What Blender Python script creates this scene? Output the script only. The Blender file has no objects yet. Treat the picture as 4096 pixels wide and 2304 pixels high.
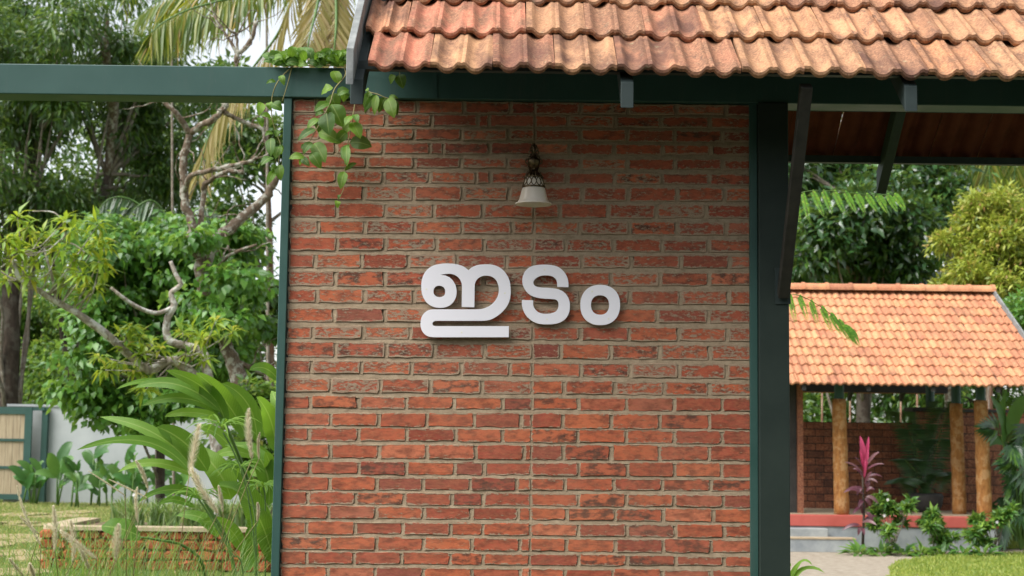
import bpy, math, random
import numpy as np
from mathutils import Vector, Matrix
random.seed(7); rng = np.random.default_rng(7)
S = bpy.context.scene
COL = S.collection

# ---------------------------------------------------------------- camera
FPX, EYE, PITCH, ROLL = 6064.0, 1.6, math.atan(0.0986), 0.0126
F_ = Vector((0, math.cos(PITCH), math.sin(PITCH)))
R0 = Vector((1, 0, 0)); U0 = Vector((0, -math.sin(PITCH), math.cos(PITCH)))
R_ = R0*math.cos(ROLL) + U0*math.sin(ROLL)
U_ = -R0*math.sin(ROLL) + U0*math.cos(ROLL)
CAM = Vector((0, 0, EYE))
cd = bpy.data.cameras.new('camera'); cam = bpy.data.objects.new('camera', cd); COL.objects.link(cam)
cd.sensor_width = 36; cd.lens = FPX*36/4096; cd.clip_end = 2000; cd.clip_start = 0.05
m3 = Matrix((R_, U_, -F_)).transposed()
cam.matrix_world = Matrix.Translation(CAM) @ m3.to_4x4()
cd.dof.use_dof = True; cd.dof.focus_distance = 6.7; cd.dof.aperture_fstop = 5.6
S.camera = cam

# ---------------------------------------------------------------- sky, sun, exposure
SUN_EL = math.radians(54)     # high hazy sun, from the left and a little behind the camera
sund = Vector((-0.80, -0.46, 0)).normalized()*math.cos(SUN_EL) + Vector((0, 0, math.sin(SUN_EL)))
W = bpy.data.worlds.new('World'); S.world = W; W.use_nodes = True
nt = W.node_tree; nt.nodes.clear()
sky = nt.nodes.new('ShaderNodeTexSky'); sky.sky_type = 'NISHITA'; sky.sun_disc = False
sky.sun_elevation = SUN_EL; sky.sun_rotation = math.atan2(sund.x, sund.y)
sky.dust_density = 1.5; sky.air_density = 1.0; sky.ozone_density = 1
hs = nt.nodes.new('ShaderNodeHueSaturation'); hs.inputs['Saturation'].default_value = 0.26
bg = nt.nodes.new('ShaderNodeBackground'); bg.inputs[1].default_value = 0.062
wo = nt.nodes.new('ShaderNodeOutputWorld')
nt.links.new(sky.outputs[0], hs.inputs['Color']); nt.links.new(hs.outputs[0], bg.inputs[0]); nt.links.new(bg.outputs[0], wo.inputs[0])
sl = bpy.data.lights.new('sun', 'SUN'); sl.energy = 1.5; sl.angle = math.radians(50); sl.color = (1, 0.975, 0.94)
so = bpy.data.objects.new('sun', sl); COL.objects.link(so)
so.rotation_euler = (-sund).to_track_quat('-Z', 'Y').to_euler()
S.view_settings.view_transform = 'Standard'; S.view_settings.look = 'None'
S.view_settings.exposure = 2.1; S.view_settings.gamma = 1.0; S.view_settings.use_curve_mapping = False
S.render.engine = 'CYCLES'

# ---------------------------------------------------------------- pixel -> place
def ray(px, py): return F_ + R_*((px-2048)/FPX) + U_*((1152-py)/FPX)
def at(px, py, Y):
    v = ray(px, py); return CAM + v*(Y/v.y)
def onz(px, py, z=0.0):
    v = ray(px, py); return CAM + v*((z-EYE)/v.z)
def mpp(Y): return Y/FPX

# ---------------------------------------------------------------- node helpers
class NT:
    def __init__(s, name):
        s.m = bpy.data.materials.new(name); s.m.use_nodes = True; s.t = s.m.node_tree; s.t.nodes.clear()
        s.out = s.n('ShaderNodeOutputMaterial')
    def n(s, t, **k):
        x = s.t.nodes.new(t)
        for a, b in k.items(): setattr(x, a, b)
        return x
    def l(s, a, b): s.t.links.new(a, b)
    def coord(s, kind='Object'): return s.n('ShaderNodeTexCoord').outputs[kind]
    def pos(s): return s.n('ShaderNodeNewGeometry').outputs['Position']
    def noise(s, vec, scale, detail=4, rough=.55, mapscale=None, off=None):
        if mapscale or off is not None:
            mp = s.n('ShaderNodeMapping'); s.l(vec, mp.inputs['Vector'])
            if mapscale: mp.inputs['Scale'].default_value = mapscale
            if off is not None: s.l(off, mp.inputs['Location'])
            vec = mp.outputs[0]
        x = s.n('ShaderNodeTexNoise'); x.inputs['Scale'].default_value = scale
        x.inputs['Detail'].default_value = detail; x.inputs['Roughness'].default_value = rough
        s.l(vec, x.inputs['Vector']); return x.outputs['Fac']
    def ramp(s, fac, stops, interp='LINEAR'):
        r = s.n('ShaderNodeValToRGB'); r.color_ramp.interpolation = interp
        e = r.color_ramp.elements
        while len(e) < len(stops): e.new(0.5)
        for q, (p, c) in zip(e, stops):
            q.position = p; q.color = (c, c, c, 1) if isinstance(c, (int, float)) else (*c, 1)
        s.l(fac, r.inputs[0]); return r.outputs[0]
    def mix(s, fac, a, b, mode='MIX'):
        x = s.n('ShaderNodeMix', data_type='RGBA', blend_type=mode)
        for i, v in ((0, fac), (6, a), (7, b)):
            if isinstance(v, (int, float)): x.inputs[i].default_value = v
            elif isinstance(v, tuple): x.inputs[i].default_value = (*v, 1)
            else: s.l(v, x.inputs[i])
        return x.outputs[2]
    def math(s, op, a, b=None, clamp=False):
        x = s.n('ShaderNodeMath', operation=op, use_clamp=clamp)
        for i, v in ((0, a), (1, b)):
            if v is None: continue
            if isinstance(v, (int, float)): x.inputs[i].default_value = v
            else: s.l(v, x.inputs[i])
        return x.outputs[0]
    def rand(s): return s.n('ShaderNodeObjectInfo').outputs['Random']
    def attr(s, name): return s.n('ShaderNodeAttribute', attribute_name=name)
    def bump(s, h, strength=.3, dist=.01):
        b = s.n('ShaderNodeBump'); b.inputs['Strength'].default_value = strength; b.inputs['Distance'].default_value = dist
        s.l(h, b.inputs['Height']); return b.outputs[0]
    def bsdf(s, col, rough=.7, normal=None, metal=0, spec=.5):
        p = s.n('ShaderNodeBsdfPrincipled')
        for k, v in (('Base Color', col), ('Roughness', rough), ('Metallic', metal), ('Specular IOR Level', spec)):
            if isinstance(v, (int, float)): p.inputs[k].default_value = v
            elif isinstance(v, tuple): p.inputs[k].default_value = (*v, 1)
            else: s.l(v, p.inputs[k])
        if normal is not None: s.l(normal, p.inputs['Normal'])
        return p.outputs[0]
    def done(s, sh): s.l(sh, s.out.inputs['Surface']); return s.m

def mat_plain(name, c1, c2, scale=8, rough=.6, bump=.15, metal=0, kind='Object', mapscale=None, spec=.5):
    t = NT(name); f = t.noise(t.coord(kind), scale, 6, .6, mapscale)
    col = t.ramp(f, [(.3, c1), (.7, c2)])
    return t.done(t.bsdf(col, rough, t.bump(f, bump, .01), metal, spec))

def mat_leaf(name, stops, rough=.45, transl=.3, use_obj=False, tint=(.55, .8, .12), spec=.5, veins=False):
    t = NT(name)
    r = t.rand() if use_obj else t.attr('rnd').outputs['Fac']
    col = t.ramp(r, stops)
    nf = t.noise(t.coord('Object'), 5 if not use_obj else 9, 3)
    col = t.mix(.35, col, t.ramp(nf, [(.3, .55), (.7, 1.0)]), 'MULTIPLY')
    nrm = None
    if veins:
        u = t.n('ShaderNodeUVMap').outputs[0]
        w = t.n('ShaderNodeTexWave', bands_direction='DIAGONAL'); w.inputs['Scale'].default_value = 5; w.inputs['Distortion'].default_value = .6
        ab = t.n('ShaderNodeSeparateXYZ'); t.l(u, ab.inputs[0])
        cb = t.n('ShaderNodeCombineXYZ'); t.l(t.math('MULTIPLY', t.math('ABSOLUTE', ab.outputs[0]), .7), cb.inputs[0])
        t.l(t.math('MULTIPLY', ab.outputs[1], -1.), cb.inputs[1]); t.l(cb.outputs[0], w.inputs['Vector'])
        col = t.mix(t.math('MULTIPLY', t.ramp(w.outputs['Fac'], [(.75, 0.), (1, 1.)]), .35), col, (.30, .42, .10))
        mid = t.ramp(t.math('ABSOLUTE', ab.outputs[0]), [(.03, 1.), (.09, 0.)])
        col = t.mix(t.math('MULTIPLY', mid, .6), col, (.35, .45, .12))
        nrm = t.bump(w.outputs['Fac'], .25, .003)
    p = t.bsdf(col, rough, nrm, 0, spec)
    tr = t.n('ShaderNodeBsdfTranslucent'); t.l(t.mix(.5, col, tint), tr.inputs[0])
    mx = t.n('ShaderNodeMixShader'); mx.inputs[0].default_value = transl
    t.l(p, mx.inputs[1]); t.l(tr.outputs[0], mx.inputs[2])
    return t.done(mx.outputs[0])

# ---------------------------------------------------------------- mesh helpers
class MB:
    def __init__(s): s.v = []; s.f = []; s.uv = None
    def add(s, vs, fs):
        o = len(s.v); s.v += [tuple(a) for a in vs]; s.f += [tuple(i+o for i in f) for f in fs]; return s
    def box(s, lo, hi, M=None):
        x0, y0, z0 = lo; x1, y1, z1 = hi
        vs = [Vector(p) for p in ((x0,y0,z0),(x1,y0,z0),(x1,y1,z0),(x0,y1,z0),(x0,y0,z1),(x1,y0,z1),(x1,y1,z1),(x0,y1,z1))]
        if M is not None: vs = [M @ p for p in vs]
        return s.add(vs, [(0,3,2,1),(4,5,6,7),(0,1,5,4),(1,2,6,5),(2,3,7,6),(3,0,4,7)])
    def bar(s, a, b, w, h, up=Vector((0,0,1))):
        a = Vector(a); b = Vector(b); d = (b-a); L = d.length; d.normalize()
        x = d.cross(up); x.normalize(); z = x.cross(d)
        M = Matrix((x, d, z)).transposed().to_4x4(); M.translation = a
        return s.box((-w/2, 0, -h/2), (w/2, L, h/2), M)
    def tube(s, pts, rad, n=8, cap=True):
        pts = [Vector(p) for p in pts]; k = len(pts)
        if not hasattr(rad, '__len__'): rad = [rad]*k
        o = len(s.v); ref = None
        for i in range(k):
            d = (pts[min(i+1, k-1)] - pts[max(i-1, 0)]).normalized()
            if ref is None: ref = Vector((1,0,0)) if abs(d.x) < .8 else Vector((0,0,1))
            a = d.cross(ref)
            if a.length < 1e-5: a = d.cross(Vector((0,1,.3)))
            a.normalize(); b = a.cross(d); ref = b.cross(a) if False else ref
            for j in range(n):
                t = 2*math.pi*j/n
                s.v.append(tuple(pts[i] + (a*math.cos(t) + b*math.sin(t))*rad[i]))
        for i in range(k-1):
            for j in range(n):
                j2 = (j+1) % n
                s.f.append((o+i*n+j, o+i*n+j2, o+(i+1)*n+j2, o+(i+1)*n+j))
        if cap:
            s.f.append(tuple(o+j for j in range(n-1, -1, -1))); s.f.append(tuple(o+(k-1)*n+j for j in range(n)))
        return s
    def lathe(s, prof, c, n=24, flute=0, nf=8):
        o = len(s.v); c = Vector(c)
        for r, z in prof:
            for j in range(n):
                t = 2*math.pi*j/n; rr = r*(1+flute*math.cos(nf*t))
                s.v.append((c.x+rr*math.cos(t), c.y+rr*math.sin(t), c.z+z))
        for i in range(len(prof)-1):
            for j in range(n):
                j2 = (j+1) % n; s.f.append((o+i*n+j, o+i*n+j2, o+(i+1)*n+j2, o+(i+1)*n+j))
        return s
    def mesh(s, name, smooth=False):
        me = bpy.data.meshes.new(name); me.from_pydata(s.v, [], s.f)
        if s.uv is not None:
            u = me.uv_layers.new(name='UVMap')
            li = np.zeros(len(me.loops), np.int32); me.loops.foreach_get('vertex_index', li)
            u.data.foreach_set('uv', np.asarray(s.uv, np.float32)[li].ravel())
        if smooth: me.polygons.foreach_set('use_smooth', [True]*len(me.polygons))
        me.update(); return me
    def build(s, name, mat, parent=None, smooth=False, bevel=0):
        return obj(name, s.mesh(name, smooth), mat, parent, None, bevel)

def obj(name, me, mat, parent=None, M=None, bevel=0):
    o = bpy.data.objects.new(name, me); COL.objects.link(o)
    if mat is not None and len(me.materials) == 0: me.materials.append(mat)
    if M is not None: o.matrix_basis = M
    if parent is not None:
        o.parent = parent; o.matrix_parent_inverse = PINV[parent.name]
    PINV[o.name] = Matrix.Identity(4) if M is None else M.inverted()
    if bevel:
        b = o.modifiers.new('bevel', 'BEVEL'); b.width = bevel; b.segments = 2; b.limit_method = 'ANGLE'
    return o
PINV = {}
def thing(name, label, cat, loc, group=None):
    o = bpy.data.objects.new(name, None); COL.objects.link(o); o.location = loc; o.empty_display_size = .1
    o['label'] = label; o['category'] = cat
    if group: o['group'] = group
    PINV[o.name] = Matrix.Translation(-Vector(loc)); return o
def tag(o, label, cat, group=None):
    o['label'] = label; o['category'] = cat
    if group: o['group'] = group
    return o
def struct(o): o['kind'] = 'structure'; return o
def stuff(o): o['kind'] = 'stuff'; return o
def V(*a): return Vector(a)

def leaf_cloud(name, P, D, N, L, Wd, mat, parent=None, fold=.18, curl=.15):
    """one mesh of many folded leaves: P base, D direction, N normal (n,3); L, Wd lengths"""
    n = len(P)
    D = D/np.linalg.norm(D, axis=1, keepdims=True)
    Sx = np.cross(D, N); Sx /= np.linalg.norm(Sx, axis=1, keepdims=True)+1e-9
    N = np.cross(Sx, D)
    L = L[:, None]; Wd = Wd[:, None]
    base = P; mid = P + D*L*.5 - N*Wd*fold*.0
    lf = P + D*L*.42 + Sx*Wd*.5 + N*Wd*fold; rt = P + D*L*.42 - Sx*Wd*.5 + N*Wd*fold
    tip = P + D*L - N*L*curl
    v = np.stack([base, lf, tip, rt, mid], 1).reshape(-1, 3)
    i = (np.arange(n)*5)[:, None]
    tri = np.concatenate([i+np.array([[0, 4, 1]]), i+np.array([[4, 2, 1]]), i+np.array([[0, 3, 4]]), i+np.array([[4, 3, 2]])], 1).reshape(-1)
    me = bpy.data.meshes.new(name)
    me.vertices.add(n*5); me.vertices.foreach_set('co', v.astype(np.float32).ravel())
    nt_ = n*4
    me.loops.add(nt_*3); me.loops.foreach_set('vertex_index', tri.astype(np.int32))
    me.polygons.add(nt_); me.polygons.foreach_set('loop_start', np.arange(nt_, dtype=np.int32)*3)
    me.update(calc_edges=True)
    a = me.attributes.new('rnd', 'FLOAT', 'POINT')
    a.data.foreach_set('value', np.repeat(rng.random(n), 5).astype(np.float32))
    return obj(name, me, mat, parent)

def crown(name, blobs, leaf, wid, mat, parent, per=90, cr=.5, droop=.5, seed=0, whorl=False, fold=.18, zs=.75):
    """blobs: (px,py,Y,rx_px,ry_px,rd_m,nclumps). returns (object, clump centres)"""
    r = np.random.default_rng(seed+11)
    C = []
    for (px, py, Y, rx, ry, rd, nc) in blobs:
        c = at(px, py, Y); sx, sz = rx*mpp(Y), ry*mpp(Y)
        K = max(3, nc//5); lu = r.normal(size=(K, 3)); lu /= np.linalg.norm(lu, axis=1, keepdims=True)
        lu *= .35+.75*r.random((K, 1)); pick = r.integers(K, size=nc)
        C.append(np.array(c) + (lu[pick] + r.normal(size=(nc, 3))*.17)*np.array([sx, rd, sz]))
    C = np.concatenate(C); nC = len(C)
    cs = cr*(.6+.8*r.random((nC, 1)))
    idx = np.repeat(np.arange(nC), per); n = len(idx)
    u = r.normal(size=(n, 3)); u /= np.linalg.norm(u, axis=1, keepdims=True)
    q = r.random((n, 1))**.5
    P = C[idx] + u*q*cs[idx]*np.array([1, 1, zs])
    D = u*.8 + r.normal(size=(n, 3))*.45 + np.array([0, 0, -droop])
    if whorl:
        # leaves fan out from clump centre tips
        P = C[idx] + u*cs[idx]*.18*r.random((n, 1)); D = u*np.array([1, 1, .6]) + np.array([0, 0, .15-droop]) + r.normal(size=(n, 3))*.15
    N = r.normal(size=(n, 3))*.55 + np.array([0, -.15, 1.0])
    L = leaf*(.65+.6*r.random(n)); Wd = wid*(.7+.5*r.random(n))
    return leaf_cloud(name, P, D, N, L, Wd, mat, parent, fold=fold), C

def limbs(name, trunk, C, mat, parent, k=14, r0=.06, seed=1, n=5):
    """thin limbs from the trunk line to some clump centres"""
    r = random.Random(seed); b = MB(); pts = [Vector(p) for p in trunk]
    for c in r.sample([Vector(c) for c in C], min(k, len(C))):
        cand = [p for p in pts if p.z < c.z] or [pts[0]]
        a = cand[-1] if r.random() < .6 else r.choice(cand)
        m = a.lerp(c, .5) + Vector((r.uniform(-.2, .2), r.uniform(-.2, .2), r.uniform(.05, .3)))*(c-a).length*.35
        P = []
        for i in range(8):
            t = i/7; p = a*(1-t)**2 + m*2*t*(1-t) + c*t*t
            P.append(p + Vector((r.uniform(-1, 1), r.uniform(-1, 1), r.uniform(-1, 1)))*.03*(c-a).length**.5*(0 < i < 7))
        b.tube(P, [r0*(1-.85*i/7) for i in range(8)], n)
    return b.build(name, mat, parent, True)

def pxpath(pts, smooth=3, jit=0.0):
    """(px,py,Y,r_px) control points -> smoothed points, radii"""
    P = [np.array([*at(a, b, Y), r*mpp(Y)]) for a, b, Y, r in pts]
    out = []
    for i in range(len(P)-1):
        p0, p1, p2, p3 = P[max(i-1, 0)], P[i], P[i+1], P[min(i+2, len(P)-1)]
        for k in range(smooth):
            t = k/smooth
            q = .5*((2*p1)+(-p0+p2)*t+(2*p0-5*p1+4*p2-p3)*t*t+(-p0+3*p1-3*p2+p3)*t**3)
            q[:3] += rng.normal(size=3)*jit*q[3]; q[3] *= 1+rng.normal()*jit*.5
            out.append(q)
    out.append(P[-1])
    return [Vector(q[:3]) for q in out], [max(float(q[3]), .002) for q in out]

def strip_leaf(b, base, mid, tip, w, n=10, hint=V(0, -1, .5), fold=.15, wavy=.06, pw=.75, peak=1.0):
    """curved leaf blade with midrib appended to MB b (keeps uv u:-1..1 v:0..1)"""
    base, mid, tip = Vector(base), Vector(mid), Vector(tip)
    c = mid*2 - (base+tip)*.5
    if b.uv is None: b.uv = []
    o = len(b.v); ph = random.random()*6
    for i in range(n+1):
        t = i/n; p = base*(1-t)**2 + c*2*t*(1-t) + tip*t*t
        d = ((c-base)*(1-t) + (tip-c)*t).normalized()
        s_ = d.cross(hint).normalized(); nn = s_.cross(d)
        ww = w*max(math.sin(math.pi*min(t**peak, 1)), 0)**pw*.5
        wl = ww*wavy*2*math.sin(ph+t*17); wr = ww*wavy*2*math.sin(ph*2+t*14)
        for u, off in ((-1, wl), (-.5, wl*.4), (0, 0), (.5, wr*.4), (1, wr)):
            b.v.append(tuple(p + s_*ww*u + nn*(abs(u)*ww*fold + off))); b.uv.append((u, t*w*0+t*3))
    for i in range(n):
        for j in range(4):
            a = o+i*5+j; b.f.append((a, a+1, a+6, a+5))
    return b

# ================================================================ materials
def brick_mat():
    t = NT('brick_clay'); sz = t.n('ShaderNodeSeparateXYZ'); t.l(t.attr('bsize').outputs['Vector'], sz.inputs[0])
    uv = t.n('ShaderNodeUVMap').outputs[0]; us = t.n('ShaderNodeSeparateXYZ'); t.l(uv, us.inputs[0])
    L, H, smear = sz.outputs
    u, v = us.outputs[0], us.outputs[1]
    e = t.math('MINIMUM', t.math('MINIMUM', u, t.math('SUBTRACT', L, u)), t.math('MINIMUM', v, t.math('SUBTRACT', H, v)))
    rnd = t.rand(); off = t.n('ShaderNodeCombineXYZ'); 
    for i, k in enumerate((37, 91, 53)): t.l(t.math('MULTIPLY', rnd, k), off.inputs[i])
    n1 = t.noise(uv, 22, 5, .6, (1, 1.9, 1), off.outputs[0])
    n2 = t.noise(uv, 60, 7, .72, (.8, 1.8, 1), off.outputs[0])
    n3 = t.noise(uv, 240, 3, .6, (1, 1.4, 1), off.outputs[0])
    tone = t.ramp(rnd, [(0, (0.26, 0.0552, 0.0358)), (0.12, (0.46, 0.1086, 0.0515)), (0.28, (0.54, 0.1472, 0.065)), (0.4, (0.3, 0.0607, 0.0403)), (0.52, (0.5, 0.1242, 0.056)), (0.66, (0.38, 0.081, 0.047)), (0.78, (0.6, 0.1886, 0.0952)), (0.9, (0.22, 0.0552, 0.0448)), (1, (0.52, 0.1288, 0.0582))])
    col = t.mix(t.ramp(n1, [(.42, 0.), (.62, .8)]), tone, (.19, .055, .032))
    col = t.mix(t.ramp(n2, [(.44, 0.), (.74, .5)]), col, (.48, .19, .085))
    # burnt dark faces on some bricks
    burnt = t.math('MULTIPLY', t.ramp(t.math('FRACT', t.math('MULTIPLY', rnd, 17.3)), [(.72, 0.), (.88, 1.)]), t.ramp(n1, [(.46, 0.), (.62, .8)]))
    col = t.mix(burnt, col, (.075, .042, .030))
    col = t.mix(.3, col, t.ramp(n3, [(.3, .45), (.7, 1.)]), 'MULTIPLY')
    # mortar smear
    edge = t.math('MULTIPLY', t.math('SUBTRACT', 1, t.math('DIVIDE', e, .011), True), .20)
    q = t.math('ADD', t.math('ADD', t.math('MULTIPLY', n2, .72), t.math('MULTIPLY', n1, .25)), t.math('ADD', edge, smear))
    mk = t.ramp(q, [(.548, 0.), (.592, 1.)])
    mo = t.ramp(n3, [(.3, (.25, .19, .125)), (.7, (.40, .32, .225))])
    col = t.mix(t.math('MULTIPLY', mk, .85), col, mo)
    wp = t.pos(); film = t.ramp(t.noise(wp, 2.2, 6, .65), [(.42, 0.), (.72, .24)])
    col = t.mix(film, col, t.mix(.5, col, (.40, .31, .22)))
    grime = t.ramp(t.noise(wp, 1.6, 5, .6, (1.6, 1, .5)), [(.5, 0.), (.75, .28)])
    col = t.mix(grime, col, t.mix(.6, col, (.07, .045, .035)))
    h = t.math('ADD', t.math('MULTIPLY', n2, .6), t.math('ADD', t.math('MULTIPLY', n3, .25), t.math('MULTIPLY', mk, .25)))
    return t.done(t.bsdf(col, .88, t.bump(h, .6, .006), 0, .25))

def mortar_mat():
    t = NT('mortar_sand'); c = t.pos()
    a = t.noise(c, 30, 6, .65); b = t.noise(c, 220, 4, .6)
    col = t.ramp(a, [(.25, (.22, .16, .104)), (.5, (.325, .246, .162)), (.8, (.42, .335, .23))])
    col = t.mix(.35, col, t.ramp(b, [(.3, .5), (.7, 1.)]), 'MULTIPLY')
    return t.done(t.bsdf(col, .92, t.bump(t.math('ADD', a, t.math('MULTIPLY', b, .4)), .7, .006), 0, .2))

def tile_mat(name, tones, stain, lich=.5, sc=14, wear=1.):
    t = NT(name); c = t.coord('Object'); rnd = t.rand()
    off = t.n('ShaderNodeCombineXYZ')
    for i, k in enumerate((31, 57, 19)): t.l(t.math('MULTIPLY', rnd, k), off.inputs[i])
    n1 = t.noise(c, sc, 6, .65, (1, .45, 1), off.outputs[0]); n2 = t.noise(c, sc*7, 5, .7, None, off.outputs[0])
    n3 = t.noise(c, sc*.45, 3, .5, (1, .7, 1), off.outputs[0])
    col = t.ramp(rnd, tones)
    col = t.mix(t.ramp(n1, [(.40, 0.), (.60, .9)]), col, stain)
    col = t.mix(t.ramp(n2, [(.42, 0.), (.75, .55)]), col, (.62, .33, .17))
    pt = t.math('MULTIPLY', t.ramp(t.math('FRACT', t.math('MULTIPLY', rnd, 13.7)), [(.35, 0.), (.8, 1.)]), t.ramp(n3, [(.44, 0.), (.64, .85)]))
    col = t.mix(t.math('MULTIPLY', pt, wear), col, (.105, .048, .034))
    col = t.mix(t.math('MULTIPLY', t.ramp(t.noise(c, sc*2.2, 5, .7, None, off.outputs[0]), [(.6, 0.), (.75, 1.)]), lich), col, (.36, .33, .20))
    alg = t.math('MULTIPLY', t.ramp(t.noise(c, sc*1.6, 7, .75, (1, .4, 1), off.outputs[0]), [(.54, 0.), (.66, .8)]), t.ramp(t.math('FRACT', t.math('MULTIPLY', rnd, 7.1)), [(.2, .15), (.9, 1.)]))
    col = t.mix(t.math('MULTIPLY', alg, wear), col, (.085, .055, .042))
    col = t.mix(.5, col, t.ramp(n2, [(.3, .4), (.62, 1.)]), 'MULTIPLY')
    return t.done(t.bsdf(col, .8, t.bump(t.math('ADD', n2, n1), .35, .006), 0, .3))

def bark_mat(name, c1, c2, lichen, amt=.55, sc=9):
    t = NT(name); c = t.pos()
    a = t.noise(c, sc*3, 6, .7, (1, 1, .3)); b = t.noise(c, sc, 5, .65)
    col = t.ramp(a, [(.3, c1), (.7, c2)])
    col = t.mix(t.math('MULTIPLY', t.ramp(b, [(.5, 0.), (.58, 1.)]), amt), col, lichen)
    return t.done(t.bsdf(col, .9, t.bump(a, .8, .03), 0, .2))

M = {}
M['brick'] = brick_mat(); M['mortar'] = mortar_mat()
def paint_mat():
    t = NT('green_paint'); c = t.pos()
    a = t.noise(c, 3, 4, .6); b = t.noise(c, 60, 5, .7, (1, 1, .25))
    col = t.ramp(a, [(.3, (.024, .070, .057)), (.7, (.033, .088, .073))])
    col = t.mix(t.ramp(b, [(.60, 0.), (.80, .4)]), col, (.10, .13, .11))
    col = t.mix(t.ramp(t.noise(c, 5, 7, .75, (2.5, 2.5, .35)), [(.52, 0.), (.75, .3)]), col, (.085, .10, .085))
    return t.done(t.bsdf(col, t.ramp(a, [(.3, .42), (.7, .6)]), t.bump(b, .06, .004), 0, .4))
M['green'] = paint_mat()
M['steel_under'] = mat_plain('weathered_soffit_paint', (.10, .10, .065), (.17, .16, .11), 12, .7)
M['barge'] = mat_plain('weathered_grey_board', (.11, .12, .12), (.26, .27, .26), 14, .8, .3, mapscale=(1, 1, 1))
M['tile'] = tile_mat('roof_clay', [(0, (.50, .215, .10)), (.12, (.52, .29, .15)), (.25, (.20, .085, .055)), (.38, (.54, .30, .15)), (.5, (.54, .16, .105)), (.6, (.36, .16, .09)), (.72, (.50, .27, .14)), (.85, (.27, .105, .066)), (1, (.54, .25, .115))], (.20, .10, .06), .6, 13)
M['tile2'] = tile_mat('pavilion_clay', [(0, (.56, .225, .10)), (.2, (.60, .29, .135)), (.4, (.44, .155, .08)), (.55, (.62, .31, .15)), (.7, (.55, .21, .10)), (.85, (.33, .115, .065)), (1, (.60, .28, .13))], (.42, .18, .095), .12, 8, .45)
M['under_tile'] = mat_plain('shade_dark_tile_underside', (.09, .026, .018), (.16, .045, .028), 8, .95, .3, spec=.1)  # red-brown tile undersides, darkened to paint in the shade below the roof
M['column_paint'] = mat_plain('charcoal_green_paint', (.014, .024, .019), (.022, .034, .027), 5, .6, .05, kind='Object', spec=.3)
M['rafter_paint'] = mat_plain('dull_slate_paint', (.022, .034, .032), (.035, .050, .048), 9, .6, .08, spec=.3)
M['strut'] = mat_plain('dark_weathered_steel', (.022, .022, .018), (.045, .042, .034), 14, .75, .15, spec=.25)
M['white'] = mat_plain('white_acrylic', (.78, .76, .80), (.80, .78, .82), 3, .45, .02)
M['screw'] = mat_plain('cream_plug', (.74, .72, .60), (.80, .78, .68), 30, .4)
M['brass'] = mat_plain('antique_brass', (.03, .022, .015), (.20, .145, .08), 90, .36, .4, 1.0)
def glass_mat():
    t = NT('frosted_glass'); n = t.noise(t.coord('Object'), 7, 4, .5)
    w = t.n('ShaderNodeTexWave'); w.inputs['Scale'].default_value = 4; w.inputs['Distortion'].default_value = 12; t.l(t.coord('Object'), w.inputs[0])
    col = t.mix(w.outputs['Fac'], (.86, .82, .74), (.80, .72, .62))
    p = t.bsdf(col, .3); tr = t.n('ShaderNodeBsdfTranslucent'); tr.inputs[0].default_value = (.85, .75, .62, 1)
    mx = t.n('ShaderNodeMixShader'); mx.inputs[0].default_value = .35; t.l(p, mx.inputs[1]); t.l(tr.outputs[0], mx.inputs[2])
    return t.done(mx.outputs[0])
M['glass'] = glass_mat()
M['vine'] = mat_leaf('vine_leaf', [(0, (.035, .11, .010)), (.5, (.085, .205, .016)), (1, (.20, .36, .03))], .5, .42, True, (.32, .55, .04), .5, True)
M['vine_stem'] = mat_plain('vine_stem', (.16, .14, .05), (.30, .26, .10), 30, .7)
M['ginger'] = mat_leaf('ginger_leaf', [(0, (.05, .14, .012)), (.5, (.09, .21, .018)), (1, (.17, .31, .03))], .5, .38, True, (.34, .58, .04), .3, True)
M['cane'] = mat_plain('ginger_cane', (.05, .12, .02), (.11, .20, .04), 8, .5)
M['bark_grey'] = bark_mat('lichen_bark', (.075, .052, .036), (.21, .155, .11), (.38, .37, .31), .8, 9)
M['bark_brown'] = bark_mat('brown_bark', (.11, .055, .034), (.25, .14, .09), (.32, .28, .22), .35, 5)
M['bark_dark'] = bark_mat('dark_bark', (.03, .022, .016), (.08, .06, .045), (.16, .15, .12), .3, 4)
M['twig'] = bark_mat('twig_bark', (.12, .095, .07), (.26, .22, .17), (.36, .34, .3), .4, 8)
M['lf_mango'] = mat_leaf('mango_leaf', [(0, (.016, .052, .009)), (.6, (.040, .105, .014)), (.9, (.08, .155, .02)), (1, (.16, .20, .025))], .38, .22)
M['lf_heart'] = mat_leaf('heart_leaf', [(0, (.030, .105, .014)), (.6, (.068, .195, .022)), (1, (.13, .29, .035))], .40, .30)
M['lf_young'] = mat_leaf('young_mango_leaf', [(0, (.11, .22, .018)), (.5, (.22, .36, .03)), (.85, (.33, .42, .03)), (1, (.42, .36, .03))], .42, .4, False, (.6, .7, .05))
M['lf_back'] = mat_leaf('undergrowth_leaf', [(0, (.022, .07, .008)), (.5, (.055, .145, .013)), (.9, (.14, .25, .02)), (1, (.25, .20, .035))], .5, .35)
M['lf_gloss'] = mat_leaf('glossy_leaf', [(0, (.014, .048, .016)), (.7, (.034, .092, .026)), (1, (.085, .18, .03))], .24, .16, spec=.7)
M['lf_gold'] = mat_leaf('golden_shrub_leaf', [(0, (.13, .20, .02)), (.5, (.28, .35, .035)), (.88, (.44, .46, .07)), (1, (.44, .24, .10))], .45, .35, False, (.6, .65, .1))
M['frond'] = mat_leaf('coconut_leaflet', [(0, (.06, .13, .012)), (.5, (.13, .20, .018)), (.85, (.24, .25, .028)), (1, (.36, .22, .045))], .4, .4, False, (.55, .55, .06))
M['frond_dry'] = mat_leaf('dry_coconut_leaflet', [(0, (.24, .22, .05)), (.5, (.38, .32, .11)), (1, (.42, .30, .15))], .5, .4, False, (.6, .5, .15))
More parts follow.
